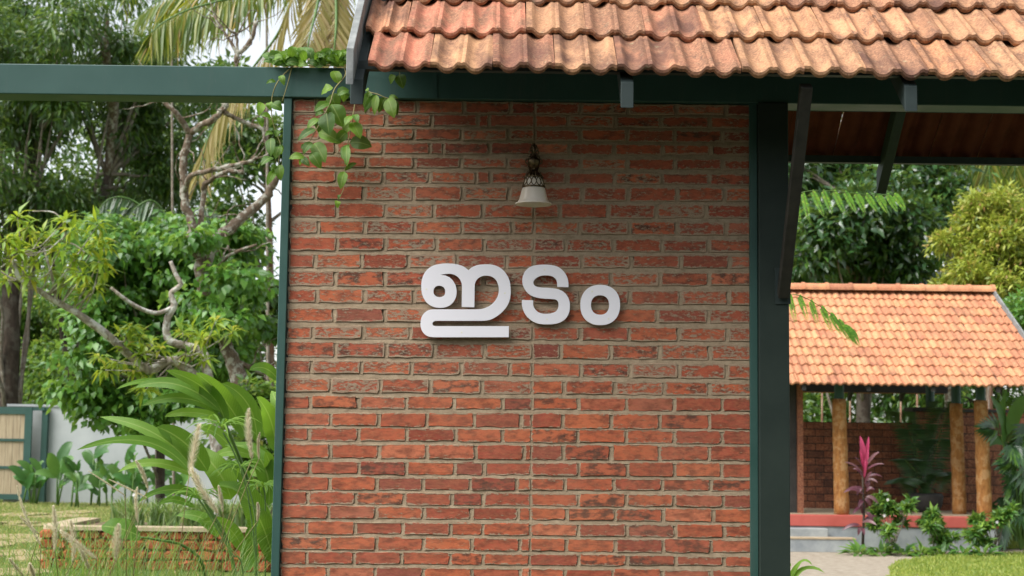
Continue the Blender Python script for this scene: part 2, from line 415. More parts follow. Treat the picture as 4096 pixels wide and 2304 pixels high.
M['frond_dark'] = mat_leaf('dark_palm_leaflet', [(0, (.014, .04, .018)), (1, (.05, .11, .04))], .3, .2)
M['fern'] = mat_leaf('feather_leaflet', [(0, (.07, .24, .02)), (.6, (.14, .37, .03)), (1, (.30, .50, .04))], .5, .45)
M['shrub'] = mat_leaf('border_shrub_leaf', [(0, (.03, .09, .02)), (.6, (.07, .18, .03)), (1, (.22, .36, .05))], .42, .3)
M['canna'] = mat_leaf('canna_leaf', [(0, (.03, .11, .02)), (.5, (.055, .17, .03)), (1, (.11, .23, .05))], .4, .3, True, (.3, .5, .08))
M['lily'] = mat_leaf('spider_lily_leaf', [(0, (.06, .14, .03)), (.6, (.14, .24, .07)), (1, (.40, .46, .26))], .5, .3)
M['cordy'] = mat_leaf('cordyline_leaf', [(0, (.075, .022, .036)), (.6, (.14, .05, .065)), (1, (.20, .11, .11))], .4, .25, True, (.3, .05, .08))
M['cordy_top'] = mat_leaf('cordyline_pink_leaf', [(0, (.42, .03, .10)), (1, (.56, .07, .17))], .4, .25, True, (.7, .08, .2))
M['grass'] = mat_leaf('fountain_grass_blade', [(0, (.07, .16, .03)), (.5, (.12, .24, .045)), (.85, (.20, .30, .07)), (1, (.42, .36, .15))], .5, .35)
M['plume'] = mat_leaf('plume_hair', [(0, (.78, .70, .50)), (1, (.88, .83, .68))], .7, .5, False, (.8, .75, .55))
M['flower'] = mat_leaf('white_petal', [(0, (.75, .70, .72)), (1, (.82, .80, .78))], .6, .3, False, (.9, .9, .9))
M['petal_y'] = mat_leaf('yellow_leaf', [(0, (.7, .5, .03)), (1, (.75, .55, .05))], .6, .3, True, (.9, .8, .1))
M['plaster'] = mat_plain('grey_plaster', (.34, .36, .36), (.44, .46, .455), 1.2, .85, .08)
M['wood'] = mat_plain('pale_gate_wood', (.28, .21, .13), (.44, .35, .23), 4, .7, .2, mapscale=(6, 6, .6))
def stone_mat():
    t = NT('laterite'); c = t.coord('Object'); a = t.noise(c, 9, 7, .7); b = t.noise(c, 45, 5, .7)
    col = t.ramp(a, [(.3, (.20, .055, .026)), (.55, (.46, .135, .055)), (.8, (.56, .22, .10))])
    col = t.mix(t.ramp(b, [(.5, 0.), (.7, .6)]), col, (.09, .05, .04))
    return t.done(t.bsdf(col, .95, t.bump(t.math('ADD', a, b), .9, .03), 0, .2))
M['laterite'] = stone_mat()
M['coping'] = mat_plain('sand_cement', (.30, .23, .15), (.44, .35, .23), 6, .9, .3)
M['block'] = tile_mat('earth_block', [(0, (.27, .085, .045)), (.5, (.33, .11, .055)), (1, (.24, .075, .042))], (.22, .08, .05), .1, 6)
M['red'] = mat_plain('red_oxide_cement', (.40, .075, .055), (.50, .11, .085), 4, .55, .1)
M['grey_stone'] = mat_plain('grey_granite', (.20, .22, .23), (.40, .42, .41), 3, .8, .2)
M['trunkcol'] = bark_mat('coconut_post', (.22, .085, .025), (.46, .22, .07), (.50, .31, .15), .55, 9)
M['dark_under'] = mat_plain('dark_timber', (.02, .02, .018), (.045, .04, .035), 6, .8)
M['soil'] = mat_plain('soil', (.09, .055, .03), (.18, .12, .07), 8, .95, .5, kind='Object')
def ground_mat(name, a, b, c, sc):
    t = NT(name); p = t.pos(); n = t.noise(p, sc, 7, .65); n2 = t.noise(p, sc*14, 5, .7); n3 = t.noise(p, .35, 3)
    col = t.ramp(n, [(.3, a), (.55, b), (.75, c)])
    col = t.mix(t.ramp(n3, [(.35, 0.), (.7, .5)]), col, b)
    col = t.mix(.45, col, t.ramp(n2, [(.3, .45), (.7, 1.)]), 'MULTIPLY')
    return t.done(t.bsdf(col, .95, t.bump(n2, .8, .03), 0, .2))
M['lawn'] = ground_mat('lawn_turf', (.06, .10, .018), (.10, .14, .026), (.15, .16, .045), 1.3)
M['gravel'] = ground_mat('path_gravel', (.30, .25, .19), (.42, .36, .28), (.52, .46, .37), 9)
M['lawn_blade'] = mat_leaf('lawn_blade', [(0, (.15, .22, .025)), (.6, (.27, .33, .045)), (1, (.42, .42, .09))], .5, .4)
M['paver'] = mat_plain('paving_stone', (.20, .17, .08), (.33, .25, .13), 5, .9, .3)

# ================================================================ ground
g = MB(); g.add([(-600, -60, 0), (600, -60, 0), (600, 1200, 0), (-600, 1200, 0)], [(0, 1, 2, 3)])
struct(g.build('ground', M['lawn']))
# gravel court in front of the wall and path on the right
gp = MB()
rim = [(2.2, 8.5), (3.6, 8.5), (4.4, 11), (5.0, 14.5)]
path_edge = [(3700, 2304), (3555, 2275), (3590, 2250), (3720, 2228), (3900, 2218), (4150, 2212), (4600, 2212)]
rim += [tuple(onz(a, b)[:2]) for a, b in path_edge]
rim += [tuple(onz(4600, 2193)[:2]), tuple(onz(4100, 2196)[:2]), tuple(onz(3700, 2210)[:2]), tuple(onz(3460, 2212)[:2]), tuple(onz(3300, 2199)[:2]), tuple(onz(2900, 2190)[:2])]
rim += [(2.0, 14)]
gp.add([(x, y, .004) for x, y in rim], [tuple(range(len(rim)))])
struct(gp.build('gravel_path', M['gravel']))

dv_ = MB(); dv_.add([(-7, -7, .004), (7, -7, .004), (7, 5.9, .004), (-7, 5.9, .004)], [(0, 1, 2, 3)])
struct(dv_.build('low_bounce_ground', ground_mat('low_bounce_dark', (.085, .078, .065), (.11, .10, .085), (.14, .13, .11), 9)))  # added dark sheet, out of view, cutting ground bounce onto wall and eave

# ================================================================ brick wall
YW = 6.7
CL = [(398,449),(452,500),(510,554),(566,609),(625,668),(681,727),(742,796),(814,868),(881,930),(949,999),(1015,1070),(1083,1142),(1157,1208),(1232,1285),(1305,1352),(1368,1426),(1440,1490),(1512,1567),(1586,1630),(1652,1701),(1710,1759),(1777,1830),(1847,1893),(1909,1958),(1968,2015),(2024,2070),(2086,2132),(2148,2195),(2206,2253),(2267,2313)]
CR = [(423,459),(470,511),(524,567),(581,619),(639,678),(697,738),(752,807),(818,873),(890,940),(959,1009),(1023,1072),(1092,1141),(1164,1219),(1238,1291),(1311,1365),(1382,1440),(1459,1515),(1531,1580),(1594,1644),(1658,1716),(1726,1774),(1785,1843),(1854,1907),(1918,1962),(1981,2028),(2039,2087),(2103,2149),(2161,2210),(2227,2263),(2283,2325)]
JL = [[1267,1470,1668,1857,2043],[1353,1543,1727,1913,1957],[1283,1472,1658,1845,2034],[1345,1534,1720,1773,1960],[1275,1466,1658,1845,2028],[1346,1533,1719,1905,1961],[1261,1456,1655,1849,2036],[1348,1539,1736,1930],[1272,1460,1657,1847,2048],[1348,1540,1746,1936],[1261,1447,1633,1826,2026],[1342,1540,1740,1931],[1267,1457,1655,1840,2030],[1338,1540,1740,1930],[1251,1453,1641,1834,2032],[1342,1544,1738,1937],[1247,1445,1645,1845,2040],[1322,1520,1721,1927],[1241,1435,1625,1816,2010],[1322,1514,1707,1897,2085],[1236,1435,1627,1822,2011],[1321,1517,1707,1902,2096],[1241,1435,1625,1819,1936],[1319,1506,1693,1880,2067],[1231,1423,1616,1807,1932],[1314,1503,1695,1887,2072],[1226,1420,1611,1802,1931],[1314,1506,1694,1887,2080],[1226,1417,1606,1802,1932],[1311,1501,1693,1887,2081]]
JR = [[2322,2514,2704,2905],[2273,2461,2643,2839],[2322,2510,2698,2888],[2277,2457,2651,2843],[2322,2510,2700,2890],[2269,2457,2647,2837],[2329,2512,2709,2897],[2239,2433,2625,2824],[2318,2517,2709,2903],[2261,2453,2649,2833],[2326,2524,2724,2917],[2251,2443,2639,2837],[2320,2518,2722,2915],[2245,2440,2629,2833],[2322,2516,2714,2909],[2243,2443,2639,2841],[2324,2522,2714,2907],[2257,2457,2657,2837],[2314,2506,2697,2889],[2251,2445,2639,2837],[2311,2504,2697,2890],[2253,2445,2639,2836],[2316,2509,2699,2887],[2260,2455,2649,2843],[2314,2504,2698,2894],[2268,2460,2653,2853],[2313,2507,2702,2897],[2265,2461,2654,2843],[2314,2508,2703,2897],[2260,2452,2649,2843]]
xl_w = (at(1172, 400, YW).x + at(1130, 2250, YW).x)/2
xr_w = (at(2994, 420, YW).x + at(3001, 2300, YW).x)/2
xp_w = (at(2138, 420, YW).x + at(2121, 2300, YW).x)/2
wall = thing('brick_wall', 'weathered red brick wall panel with thick sandy joints behind the white letters', 'wall', (0, YW+.1, 0))
rb = random.Random(3)
def wz(px, py): return at(px, py, YW).z
def brick_mesh(x0, x1, z0a, z1a, z0b, z1b, smear, y0):
    """outline: x0..x1, bottom/top at left (a) and right (b); jittered edge, rounded arris, 46 triangles"""
    L = x1-x0; H = ((z1a-z0a)+(z1b-z0b))/2
    def P(u, v):
        zb = z0a+(z0b-z0a)*u; zt = z1a+(z1b-z1a)*u
        return Vector((x0+L*u, 0, zb+(zt-zb)*v))
    nb = 5 if L > .1 else 3
    ring = [(i/nb*.96+.02, 0) for i in range(nb+1)] + [(1, .22), (1, .78)] + [(1-(i/nb*.96+.02), 1) for i in range(nb+1)] + [(0, .78), (0, .22)]
    cen = P(.5, .5); out = []; inn = []
    for (u, v) in ring:
        p = P(u, v)
        p += Vector((rb.uniform(-1, 1)*.0028, 0, rb.uniform(-1, 1)*.0026))
        if rb.random() < .07: p = p.lerp(cen, .07)
        q = p + Vector(((-1 if u > .5 else 1)*.002*(u in (0, 1) or abs(u-.5) > .45), 0, (1 if v < .5 else -1)*.0018))
        out.append(p); inn.append(q)
    n = len(ring); vs = []
    for p in out: vs.append((p.x, y0+.022, p.z))
    for p in out: vs.append((p.x, y0+.0045+rb.uniform(-.001, .0012), p.z))
    for p in inn: vs.append((p.x, y0+rb.uniform(-.0008, .0008), p.z))
    vs = vs[n:]  # sides start just behind the joint face
    vs2 = [(p.x, y0+.02, p.z) for p in out]
    allv = vs2 + vs
    fs = []
    for k in range(2):
        for i in range(n):
            j = (i+1) % n; fs.append((k*n+i, k*n+j, (k+1)*n+j, (k+1)*n+i))
    fs.append(tuple(2*n+i for i in range(n)))
    b = MB(); b.v = allv; b.f = fs
    b.uv = [(x-x0, z-(z0a+(z0b-z0a)*((x-x0)/L))) for x, y, z in allv]
    me = b.mesh('brick')
    at_ = me.attributes.new('bsize', 'FLOAT_VECTOR', 'POINT')
    at_.data.foreach_set('vector', np.tile(np.array([L, H, smear], np.float32), len(allv)))
    return me
mort = MB()
def strip(p0, p1, q0, q1, d0, dm, d1, n):
    """joint strip from edge p (line p0..p1) to edge q, depth d0 at p, dm mid, d1 at q"""
    o = len(mort.v)
    for i in range(n+1):
        t = i/n; a = p0.lerp(p1, t); c = q0.lerp(q1, t)
        for k, dd in ((0, d0), (.35, dm), (.75, dm*.55+d1*.45), (1, d1)):
            p = a.lerp(c, k); mort.v.append((p.x+rb.uniform(-.001, .001), YW+dd+rb.uniform(-.0012, .0012), p.z+rb.uniform(-.0015, .0015)*(0 < k < 1)))
    for i in range(n):
        for k in range(3):
            a = o+i*4+k; mort.f.append((a, a+1, a+5, a+4))
def lerp(a, b, t): return a+(b-a)*t
def course_z(c, px):      # bottom z, top z at pixel column px
    t = (px-1180)/(2980-1180)
    top = lerp(CL[c][0], CR[c][0], t); bot = lerp(CL[c][1], CR[c][1], t)
    return wz(px, bot), wz(px, top)
def px_of(x): return 2048 + x/YW*FPX     # good enough for column lookup
nbrick = 0
for c in range(30):
    yc = (CL[c][0]+CL[c][1])/2
    xs = [xl_w-.004] + [at(x, yc, YW).x for x in JL[c]] + [xp_w] + [at(x, yc, YW).x for x in JR[c]] + [xr_w+.012]
    sm = (.02 if c < 6 else .045 if c < 18 else -.055)
    for i in range(len(xs)-1):
        hj = rb.uniform(.0045, .0066); pj = len(JL[c])+1
        a = xs[i] + ((.0025 if i == pj else hj) if i else .0); b = xs[i+1] - ((.0025 if i+1 == pj else hj) if i < len(xs)-2 else 0)
        pa, pb = px_of(a), px_of(b)
        za0, za1 = course_z(c, pa); zb0, zb1 = course_z(c, pb)
        dj = rb.uniform(-.002, .002); dk = rb.uniform(-.0015, .0015)
        me = brick_mesh(a, b, za0+dj-.0018, za1+dk+.0018, zb0+dj-.0018+rb.uniform(-.001, .001), zb1+dk+.0018, sm+rb.uniform(-.055, .05), YW+rb.uniform(-.0025, .0015))
        obj('brick', me, M['brick'], wall); nbrick += 1
        if i < len(xs)-2:      # head joint
            z0 = za0-.004; 
            zb = course_z(c, px_of(xs[i+1]))
            jx = xs[i+1]; hw = hj+.004
            strip(V(jx-hw, 0, zb[0]-.004), V(jx-hw, 0, zb[1]+.004), V(jx+hw, 0, zb[0]-.004), V(jx+hw, 0, zb[1]+.004), .0065, .0035, .0008, 4)
    # bed joint above course c (between c-1 bottom and c top)
    if c > 0:
        u0, u1 = course_z(c-1, 1150)[0]+.004, course_z(c-1, 3005)[0]+.004
        l0, l1 = course_z(c, 1150)[1]-.004, course_z(c, 3005)[1]-.004
        strip(V(xl_w-.006, 0, u0), V(xr_w+.012, 0, u1), V(xl_w-.006, 0, l0), V(xr_w+.012, 0, l1), .0075, .003, .0005, 60)
mort.build('mortar_joint', M['mortar'], wall, True)
MB().box((xl_w-.01, YW+.013, 0), (xr_w+.012, YW+.21, wz(2000, 392))).build('wall_core', M['mortar'], wall)
# courses below the picture: joined
low = MB(); z = course_z(29, 2000)[0]-.014; k = 0
while z > .05:
    x = xl_w; first = .1 if k % 2 else .2
    while x < xr_w:
        w = first if x == xl_w else .205
        low.box((x+.006, YW-.001, max(z-.052, .0)), (min(x+w, xr_w+.01), YW+.02, z)); x += w+.008
    z -= .067; k += 1
o = low.build('lower_brickwork', M['mortar'], wall); stuff(o); o.data.materials.clear(); 
t_ = NT('lower_brick'); o.data.materials.append(t_.done(t_.bsdf(t_.ramp(t_.noise(t_.pos(), 9), [(.3, (.3, .08, .04)), (.7, (.5, .15, .06))]), .9)))

# ================================================================ steel frame
beam_z1 = (at(0, 253, YW-.03).z + at(1160, 269, YW-.03).z)/2
beam_z0 = (at(0, 374, YW-.03).z + at(1160, 388, YW-.03).z)/2
wall_top = max(wz(1180, 396), wz(2980, 420))
BX0, BX1 = -4.6, 3.4
bt = thing('steel_beam', 'long dark green steel box beam running across the top of the brick wall', 'beam', (BX0, YW+.03, beam_z0))
bb_ = MB().box((BX0, YW-.03, beam_z0), (BX1, YW+.115, beam_z1)).build('beam_body', M['green'], bt, False, .004)
wl = MB()
xw = at(1747, 350, YW-.03).x
for i in range(14):
    z0_ = lerp(beam_z0+.004, beam_z1-.004, i/14); wl.box((xw-.003-rb.uniform(0, .002), YW-.0325, z0_), (xw+.003, YW-.029, z0_+.011))
wl.build('weld_seam', M['green'], bb_)
sx0 = (at(1134, 400, YW-.02).x + at(1085, 2304, YW-.02).x)/2
pl = thing('steel_post', 'slim dark green steel post on the leafy side edge of the brick wall', 'post', (sx0+.02, YW+.04, 0))
MB().box((sx0, YW-.022, 0), (xl_w-.006, YW+.09, beam_z0)).build('post_body', M['green'], pl, False, .003)
sl_ = MB().box((xl_w-.0065, YW+.004, 0), (xl_w+.004, YW+.014, beam_z0)).build('gap_seal', M['dark_under'], pl)
pr = thing('steel_column', 'wide dark green steel column carrying the tiled gate roof beside the brick wall', 'column', ((xr_w+.09), YW+.05, 0))
x1_ = (at(3032, 430, YW-.02).x + at(3033, 2300, YW-.02).x)/2
x2_ = (at(3154, 430, YW-.05).x + at(3163, 2300, YW-.05).x)/2
MB().box((xr_w, YW-.018, 0), (x1_-.0015, YW+.012, beam_z0)).build('edge_angle', M['green'], pr, False, .002)
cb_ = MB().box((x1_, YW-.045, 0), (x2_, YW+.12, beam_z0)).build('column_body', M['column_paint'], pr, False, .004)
MB().box((x1_-.006, YW-.012, .02), (x1_+.004, YW+.01, beam_z0-.01)).build('weld_line', M['dark_under'], cb_)
cr_ = thing('far_column', 'dark green steel column at the far end of the gate roof', 'column', (BX1-.1, YW+.05, 0))
MB().box((BX1-.18, YW-.028, 0), (BX1-.02, YW+.11, beam_z0)).build('column_body', M['green'], cr_, False, .004)
cl_ = thing('far_post', 'slim green steel post at the far end of the long beam', 'post', (BX0+.05, YW+.03, 0))
MB().box((BX0+.02, YW-.02, 0), (BX0+.08, YW+.06, beam_z0)).build('post_body', M['green'], cl_)

# ================================================================ gate roof
TH = math.radians(39); YE = 6.0; RIDGE_Y = 6.93; PITCHT = .252; GA = .345
Z_E = at(2048, 292, YE).z + .042
VX = at(1432, 290, YE).x
def tile_mesh(w, ln, nu, ys, th=.020, lip=.026, name='roof_tile', grooves=True):
    def prof(u):
        z = 0
        for c in (.27, .73):
            d = abs(u-c)/.158
            if d < 1: z -= .024*(1-d**2.3)
        if grooves: z -= .003*(abs(u-.5) < .025) + .004*(u > .965)
        return z
    b = MB(); rows = []; under = set()
    prof_rows = [(ys[-1], -th), (.05, -th), (.004, -lip-.002), (0, -lip*.55), (.004, -.003)] + [(y, 0) for y in ys]
    for (y, dz) in prof_rows:
        rows.append(len(b.v))
        for i in range(nu+1):
            u = i/nu; b.v.append((u*w, y - .006*(prof(u)/-.03 if y < .01 else 0), prof(u)+dz))
    for r in range(len(rows)-1):
        for i in range(nu):
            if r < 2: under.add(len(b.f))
            a, c = rows[r]+i, rows[r+1]+i; b.f.append((a, c, c+1, a+1))
    for s_ in (0, nu):
        b.f.append(tuple(r+s_ for r in rows))
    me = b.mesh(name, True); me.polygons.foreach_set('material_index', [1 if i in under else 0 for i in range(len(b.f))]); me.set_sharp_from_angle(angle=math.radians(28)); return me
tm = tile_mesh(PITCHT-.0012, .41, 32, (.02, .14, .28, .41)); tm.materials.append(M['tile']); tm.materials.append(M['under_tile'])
roof = thing('gate_roof', 'weathered orange clay tile roof on green steel rafters over the brick wall', 'roof', (VX, RIDGE_Y, Z_E))
tilt = math.asin(.030/GA)
def roof_M(x, k, side, theta, ye, ze, g, tl):
    c, s_ = math.cos(theta), math.sin(theta)
    if side == 0: ax, ay = V(1, 0, 0), V(0, c, s_)
    else: ax, ay = V(-1, 0, 0), V(0, -c, s_)
    az = ax.cross(ay)
    o = V(x, ye, ze) + ay*(k*g)
    ct, st = math.cos(tl), math.sin(tl)
    ay2 = ay*ct - az*st; az2 = az*ct + ay*st
    Mx = Matrix((ax, ay2, az2)).transposed().to_4x4(); Mx.translation = o
    return Mx
nrow = 4; NT_ = int((3.5-VX)/PITCHT)
YR = 2*RIDGE_Y-YE
for side in (0, 1):
    for k in range(nrow):
        offs = at(1720, 250, YE).x - PITCHT*2 if k % 2 == 0 else at(1627, 146, 6.27).x - PITCHT
        for i in range(NT_+2):
            x = offs + i*PITCHT; x2 = x+PITCHT
            x = max(x, VX)
            if x2-x < .06: continue
            wsc = (x2-x)/PITCHT
            xx = x if side == 0 else x2
            Mx = roof_M(xx, k, side, TH, YE if side == 0 else YR, Z_E, GA, tilt)
            Mx = Mx @ Matrix.Translation((rb.uniform(-.002, .002), rb.uniform(-.010, .008), rb.uniform(-.002, .005))) @ Matrix.Rotation(rb.uniform(-.014, .014), 4, 'Z') @ Matrix.Rotation(rb.uniform(-.008, .008), 4, 'Y') @ Matrix.Diagonal((wsc, 1, 1, 1))
            obj('roof_tile', tm, None, roof, Mx)
RX1 = VX + (NT_+.5)*PITCHT
rz = Z_E + (RIDGE_Y-YE)*math.tan(TH)
rt = MB()
def halftube(b, x0, x1, y, z, r, n=8, th=.012):
    o = len(b.v)
    for x in (x0, x1):
        for rr in (r, r-th):
            for j in range(n+1):
                t = math.pi*(j/n); b.v.append((x, y+rr*math.cos(t)*1.1, z+rr*math.sin(t)))
    m = n+1
    for j in range(n):
        b.f += [(o+j, o+j+1, o+2*m+j+1, o+2*m+j), (o+m+j, o+3*m+j, o+3*m+j+1, o+m+j+1), (o+j, o+m+j, o+m+j+1, o+j+1), (o+2*m+j, o+2*m+j+1, o+3*m+j+1, o+3*m+j)]
    return b
x = VX
while x < RX1:
    halftube(MB(), x, x+.395, RIDGE_Y, rz-.02, .11).build('ridge_tile', M['tile'], roof); x += .39
def slope_z(Y): return Z_E + (RIDGE_Y-YE-abs(Y-RIDGE_Y))*math.tan(TH)
def rafter(x, y0, y1, d0, d1, w):     # sheet under the slope: plumb-cut ends; d0/d1 vertical distances below the tile edge line
    b = MB(); P = []
    for yy in (y0, y1):
        P += [(yy, slope_z(yy)-d0), (yy, slope_z(yy)-d1)]
    vs = [(x-w/2, a, c) for a, c in P] + [(x+w/2, a, c) for a, c in P]
    return b.add(vs, [(0, 1, 3, 2), (4, 6, 7, 5), (0, 4, 5, 1), (2, 3, 7, 6), (0, 2, 6, 4), (1, 5, 7, 3)])
for px_ in (1428, 2508, 3640):
    xx = at(px_, 370, 6.05).x
    rafter(xx, 6.035, RIDGE_Y, .095, .200, .052).build('rafter', M['rafter_paint'], roof, False, .003)
rafter(at(3640, 370, 6.05).x+1.12, 6.035, RIDGE_Y, .095, .200, .052).build('rafter', M['rafter_paint'], roof)
for xx in (-.60, .62, 1.93, 3.05):
    rafter(xx, YR+.0, RIDGE_Y, .095, .21, .05).build('rafter', M['rafter_paint'], roof, False, .003)
for kk in range(nrow):
    for side in (0, 1):
        yy = YE+.13+kk*GA*math.cos(TH) if side == 0 else YR-.07-kk*GA*math.cos(TH)
        if abs(yy-RIDGE_Y) < .08: continue
        zz = slope_z(yy)-(.094 if side == 0 else .100)
        MB().box((VX-.01, yy-.02, zz-.018), (RX1, yy+.02, zz+.018)).build('purlin', M['rafter_paint'], roof)
MB().box((VX-.01, RIDGE_Y-.03, rz-.25), (RX1, RIDGE_Y+.03, rz-.10)).build('ridge_beam', M['rafter_paint'], roof)
for xx in (-.45, 1.19, 3.25):
    MB().box((xx-.03, RIDGE_Y-.03, beam_z1-.002), (xx+.03, RIDGE_Y+.03, rz-.2)).build('king_post', M['rafter_paint'], roof)
    MB().box((xx-.03, YW+.02, beam_z1-.03), (xx+.03, RIDGE_Y+.03, beam_z1+.03)).build('cross_tie', M['rafter_paint'], roof)
for side in (0, 1):     # verge boards on the open end
    y0 = YE-.04 if side == 0 else YR+.04
    b = MB(); vs = []
    for xx in (VX-.044, VX-.014):
        for yy in (y0, RIDGE_Y):
            zz = slope_z(yy); vs += [(xx, yy, zz-.075), (xx, yy, zz+.075)]
    b.add(vs, [(0, 1, 3, 2), (4, 6, 7, 5), (0, 4, 5, 1), (2, 3, 7, 6), (0, 2, 6, 4), (1, 5, 7, 3)])
    b.build('barge_board', M['barge'], roof, False, .003)
xs_ = at(3120, 1150, YW-.05).x
MB().bar((xs_+.012, YW-.058, 2.235), (xs_+.012, 6.09, slope_z(6.09)-.13), .048, .05).build('eave_strut', M['strut'], roof, False, .003)
MB().box((xs_-.022, YW-.052, 2.20), (xs_+.046, YW-.044, 2.36)).build('strut_plate', M['rafter_paint'], roof)

# ================================================================ white letters
def smooth_outline(pts, closed_step=9):
    """pts: (x,y[,1=corner]); chord-length cubic through points, corners stay sharp"""
    n = len(pts); out = []
    P = [np.array(p[:2], float) for p in pts]; cor = [len(p) > 2 for p in pts]
    def tan(i):
        a, b, c = P[i-1], P[i], P[(i+1) % n]
        d1 = np.linalg.norm(b-a)+1e-6; d2 = np.linalg.norm(c-b)+1e-6
        return ((b-a)/d1*d2 + (c-b)/d2*d1)/(d1+d2)
    for i in range(n):
        j = (i+1) % n; d = np.linalg.norm(P[j]-P[i]); ch = (P[j]-P[i])/d
        t0 = ch if cor[i] else tan(i); t1 = ch if cor[j] else tan(j)
        k = max(1, int(d/closed_step))
        if k == 1 or (np.dot(t0, ch) > .9999 and np.dot(t1, ch) > .9999): out.append(P[i]); continue
        for q in range(k):
            t = q/k; h = (2*t**3-3*t*t+1, t**3-2*t*t+t, -2*t**3+3*t*t, t**3-t*t)
            out.append(h[0]*P[i]+h[1]*t0*d+h[2]*P[j]+h[3]*t1*d)
    return out
YS = YW-.027
L1 = [(1140,844,1),(1140,973,1),(270,973,1),(245,972),(170,955),(118,905),(98,840),(98,800),(112,730),(150,680),(200,652),(250,645),(275,645,1),(740,645,1),(830,638),(920,600),(985,535),(1018,465),(1024,400),(1013,345),(985,288),(940,256),(880,243),(830,248),(780,272),(748,312),(736,352),(735,380,1),(731,617,1),(584,613,1),(588,380,1),(586,350),(575,310),(545,265),(505,237),(455,222),(400,222),(350,231),(323,240,1),(380,243),(430,262),(480,308),(510,365),(521,430),(515,490),(490,545),(450,588),(395,615),(320,624),(250,612),(185,577),(140,522),(115,460),(106,390),(110,310),(135,230),(185,166),(250,126),(330,107),(430,102),(520,111),(590,131),(640,162),(662,183,1),(700,150),(760,124),(820,114),(900,112),(970,122),(1040,155),(1100,213),(1145,295),(1160,375),(1162,450),(1150,530),(1115,610),(1060,675),(990,730),(920,765),(850,777),(815,778,1),(290,778,1),(262,781),(240,797),(234,815),(244,836),(268,844),(290,844,1)]
H1 = [(247,432),(255,395),(285,368),(325,362),(362,376),(386,410),(388,440),(380,475),(350,495),(315,500),(275,488),(252,462)]
L2 = [(1846,380,1),(1716,374,1),(1714,330),(1700,285),(1660,253),(1600,240),(1540,242),(1480,262),(1440,297),(1430,330),(1440,355),(1465,375),(1510,385),(1620,391),(1720,406),(1790,440),(1840,500),(1860,560),(1863,610),(1850,690),(1810,755),(1750,796),(1680,815),(1580,820),(1480,808),(1410,775),(1350,718),(1310,642),(1297,580),(1299,534,1),(1429,538,1),(1428,590),(1445,635),(1480,672),(1530,693),(1590,698),(1650,690),(1700,667),(1725,630),(1732,590),(1725,552),(1700,528),(1650,520),(1560,515),(1470,502),(1400,475),(1350,430),(1315,370),(1302,310),(1313,240),(1345,182),(1400,140),(1470,121),(1560,115),(1650,121),(1730,146),(1790,195),(1830,262),(1845,330)]
def sup(cx, cy, rx, ry, e=2.25, n=24):
    o_ = []
    for i in range(n):
        t = 2*math.pi*i/n; c, s_ = math.cos(t), math.sin(t)
        o_.append((cx+rx*math.copysign(abs(c)**(2/e), c), cy+ry*math.copysign(abs(s_)**(2/e), s_)))
    return o_
def letter(name, outlines, screws, label):
    cu = bpy.data.curves.new(name, 'CURVE'); cu.dimensions = '2D'; cu.fill_mode = 'BOTH'; cu.extrude = .005; cu.bevel_depth = .0006
    allp = []
    for ol in outlines:
        pts = [at(1650+x/2.961, 1020+y/2.961, YS) for x, y in smooth_outline(ol)]
        allp += pts
        sp = cu.splines.new('POLY'); sp.points.add(len(pts)-1); sp.use_cyclic_u = True
        for q, p in zip(sp.points, pts): q.co = (p.x, p.z, 0, 1)
    tmp = bpy.data.objects.new('tmp', cu); COL.objects.link(tmp)
    me = bpy.data.meshes.new_from_object(tmp.evaluated_get(bpy.context.evaluated_depsgraph_get()))
    bpy.data.objects.remove(tmp); bpy.data.curves.remove(cu)
    me.transform(Matrix.Translation((0, YS+.0056, 0)) @ Matrix.Rotation(math.pi/2, 4, 'X')); me.name = name; me.materials.clear()
    c = sum(allp, Vector())/len(allp)
    t = thing(name, label, 'letter', (c.x, YW, min(p.z for p in allp)), 'raised white letters on the brick wall')
    face = obj('letter_face', me, M['white'], t)
    for x, y in screws:
        p = at(1650+x/2.961, 1020+y/2.961, YS)
        b = MB(); o0 = []
        for r, yy in ((0.0001, -.0007), (.0030, -.0007), (.0042, -.0003), (.0042, .002)):
            o0.append(len(b.v))
            for j in range(12): b.v.append((p.x+r*math.cos(j*math.pi/6), YS+yy, p.z+r*math.sin(j*math.pi/6)))
        for a in range(3):
            for j in range(12): b.f.append((o0[a]+j, o0[a]+(j+1) % 12, o0[a+1]+(j+1) % 12, o0[a+1]+j))
        b.build('screw_cap', M['screw'], face)
        MB().tube([(p.x, YS+.009, p.z), (p.x, YW+.012, p.z)], .005, 8).build('spacer', M['steel_under'], face)
letter('looped_letter', [L1, H1], [(165,405),(1095,452),(583,917)], 'large looped white letter with a long flat foot stroke raised on the brick wall')
letter('s_shaped_letter', [L2], [(1565,172),(1593,762)], 'white S-shaped letter raised on the brick wall between the looped letter and the ring')
letter('ring_letter', [sup(2224,592,233,237), sup(2222,592,109,117)], [(2128,432),(2322,755)], 'small white ring-shaped letter raised on the brick wall beside the S-shaped one')

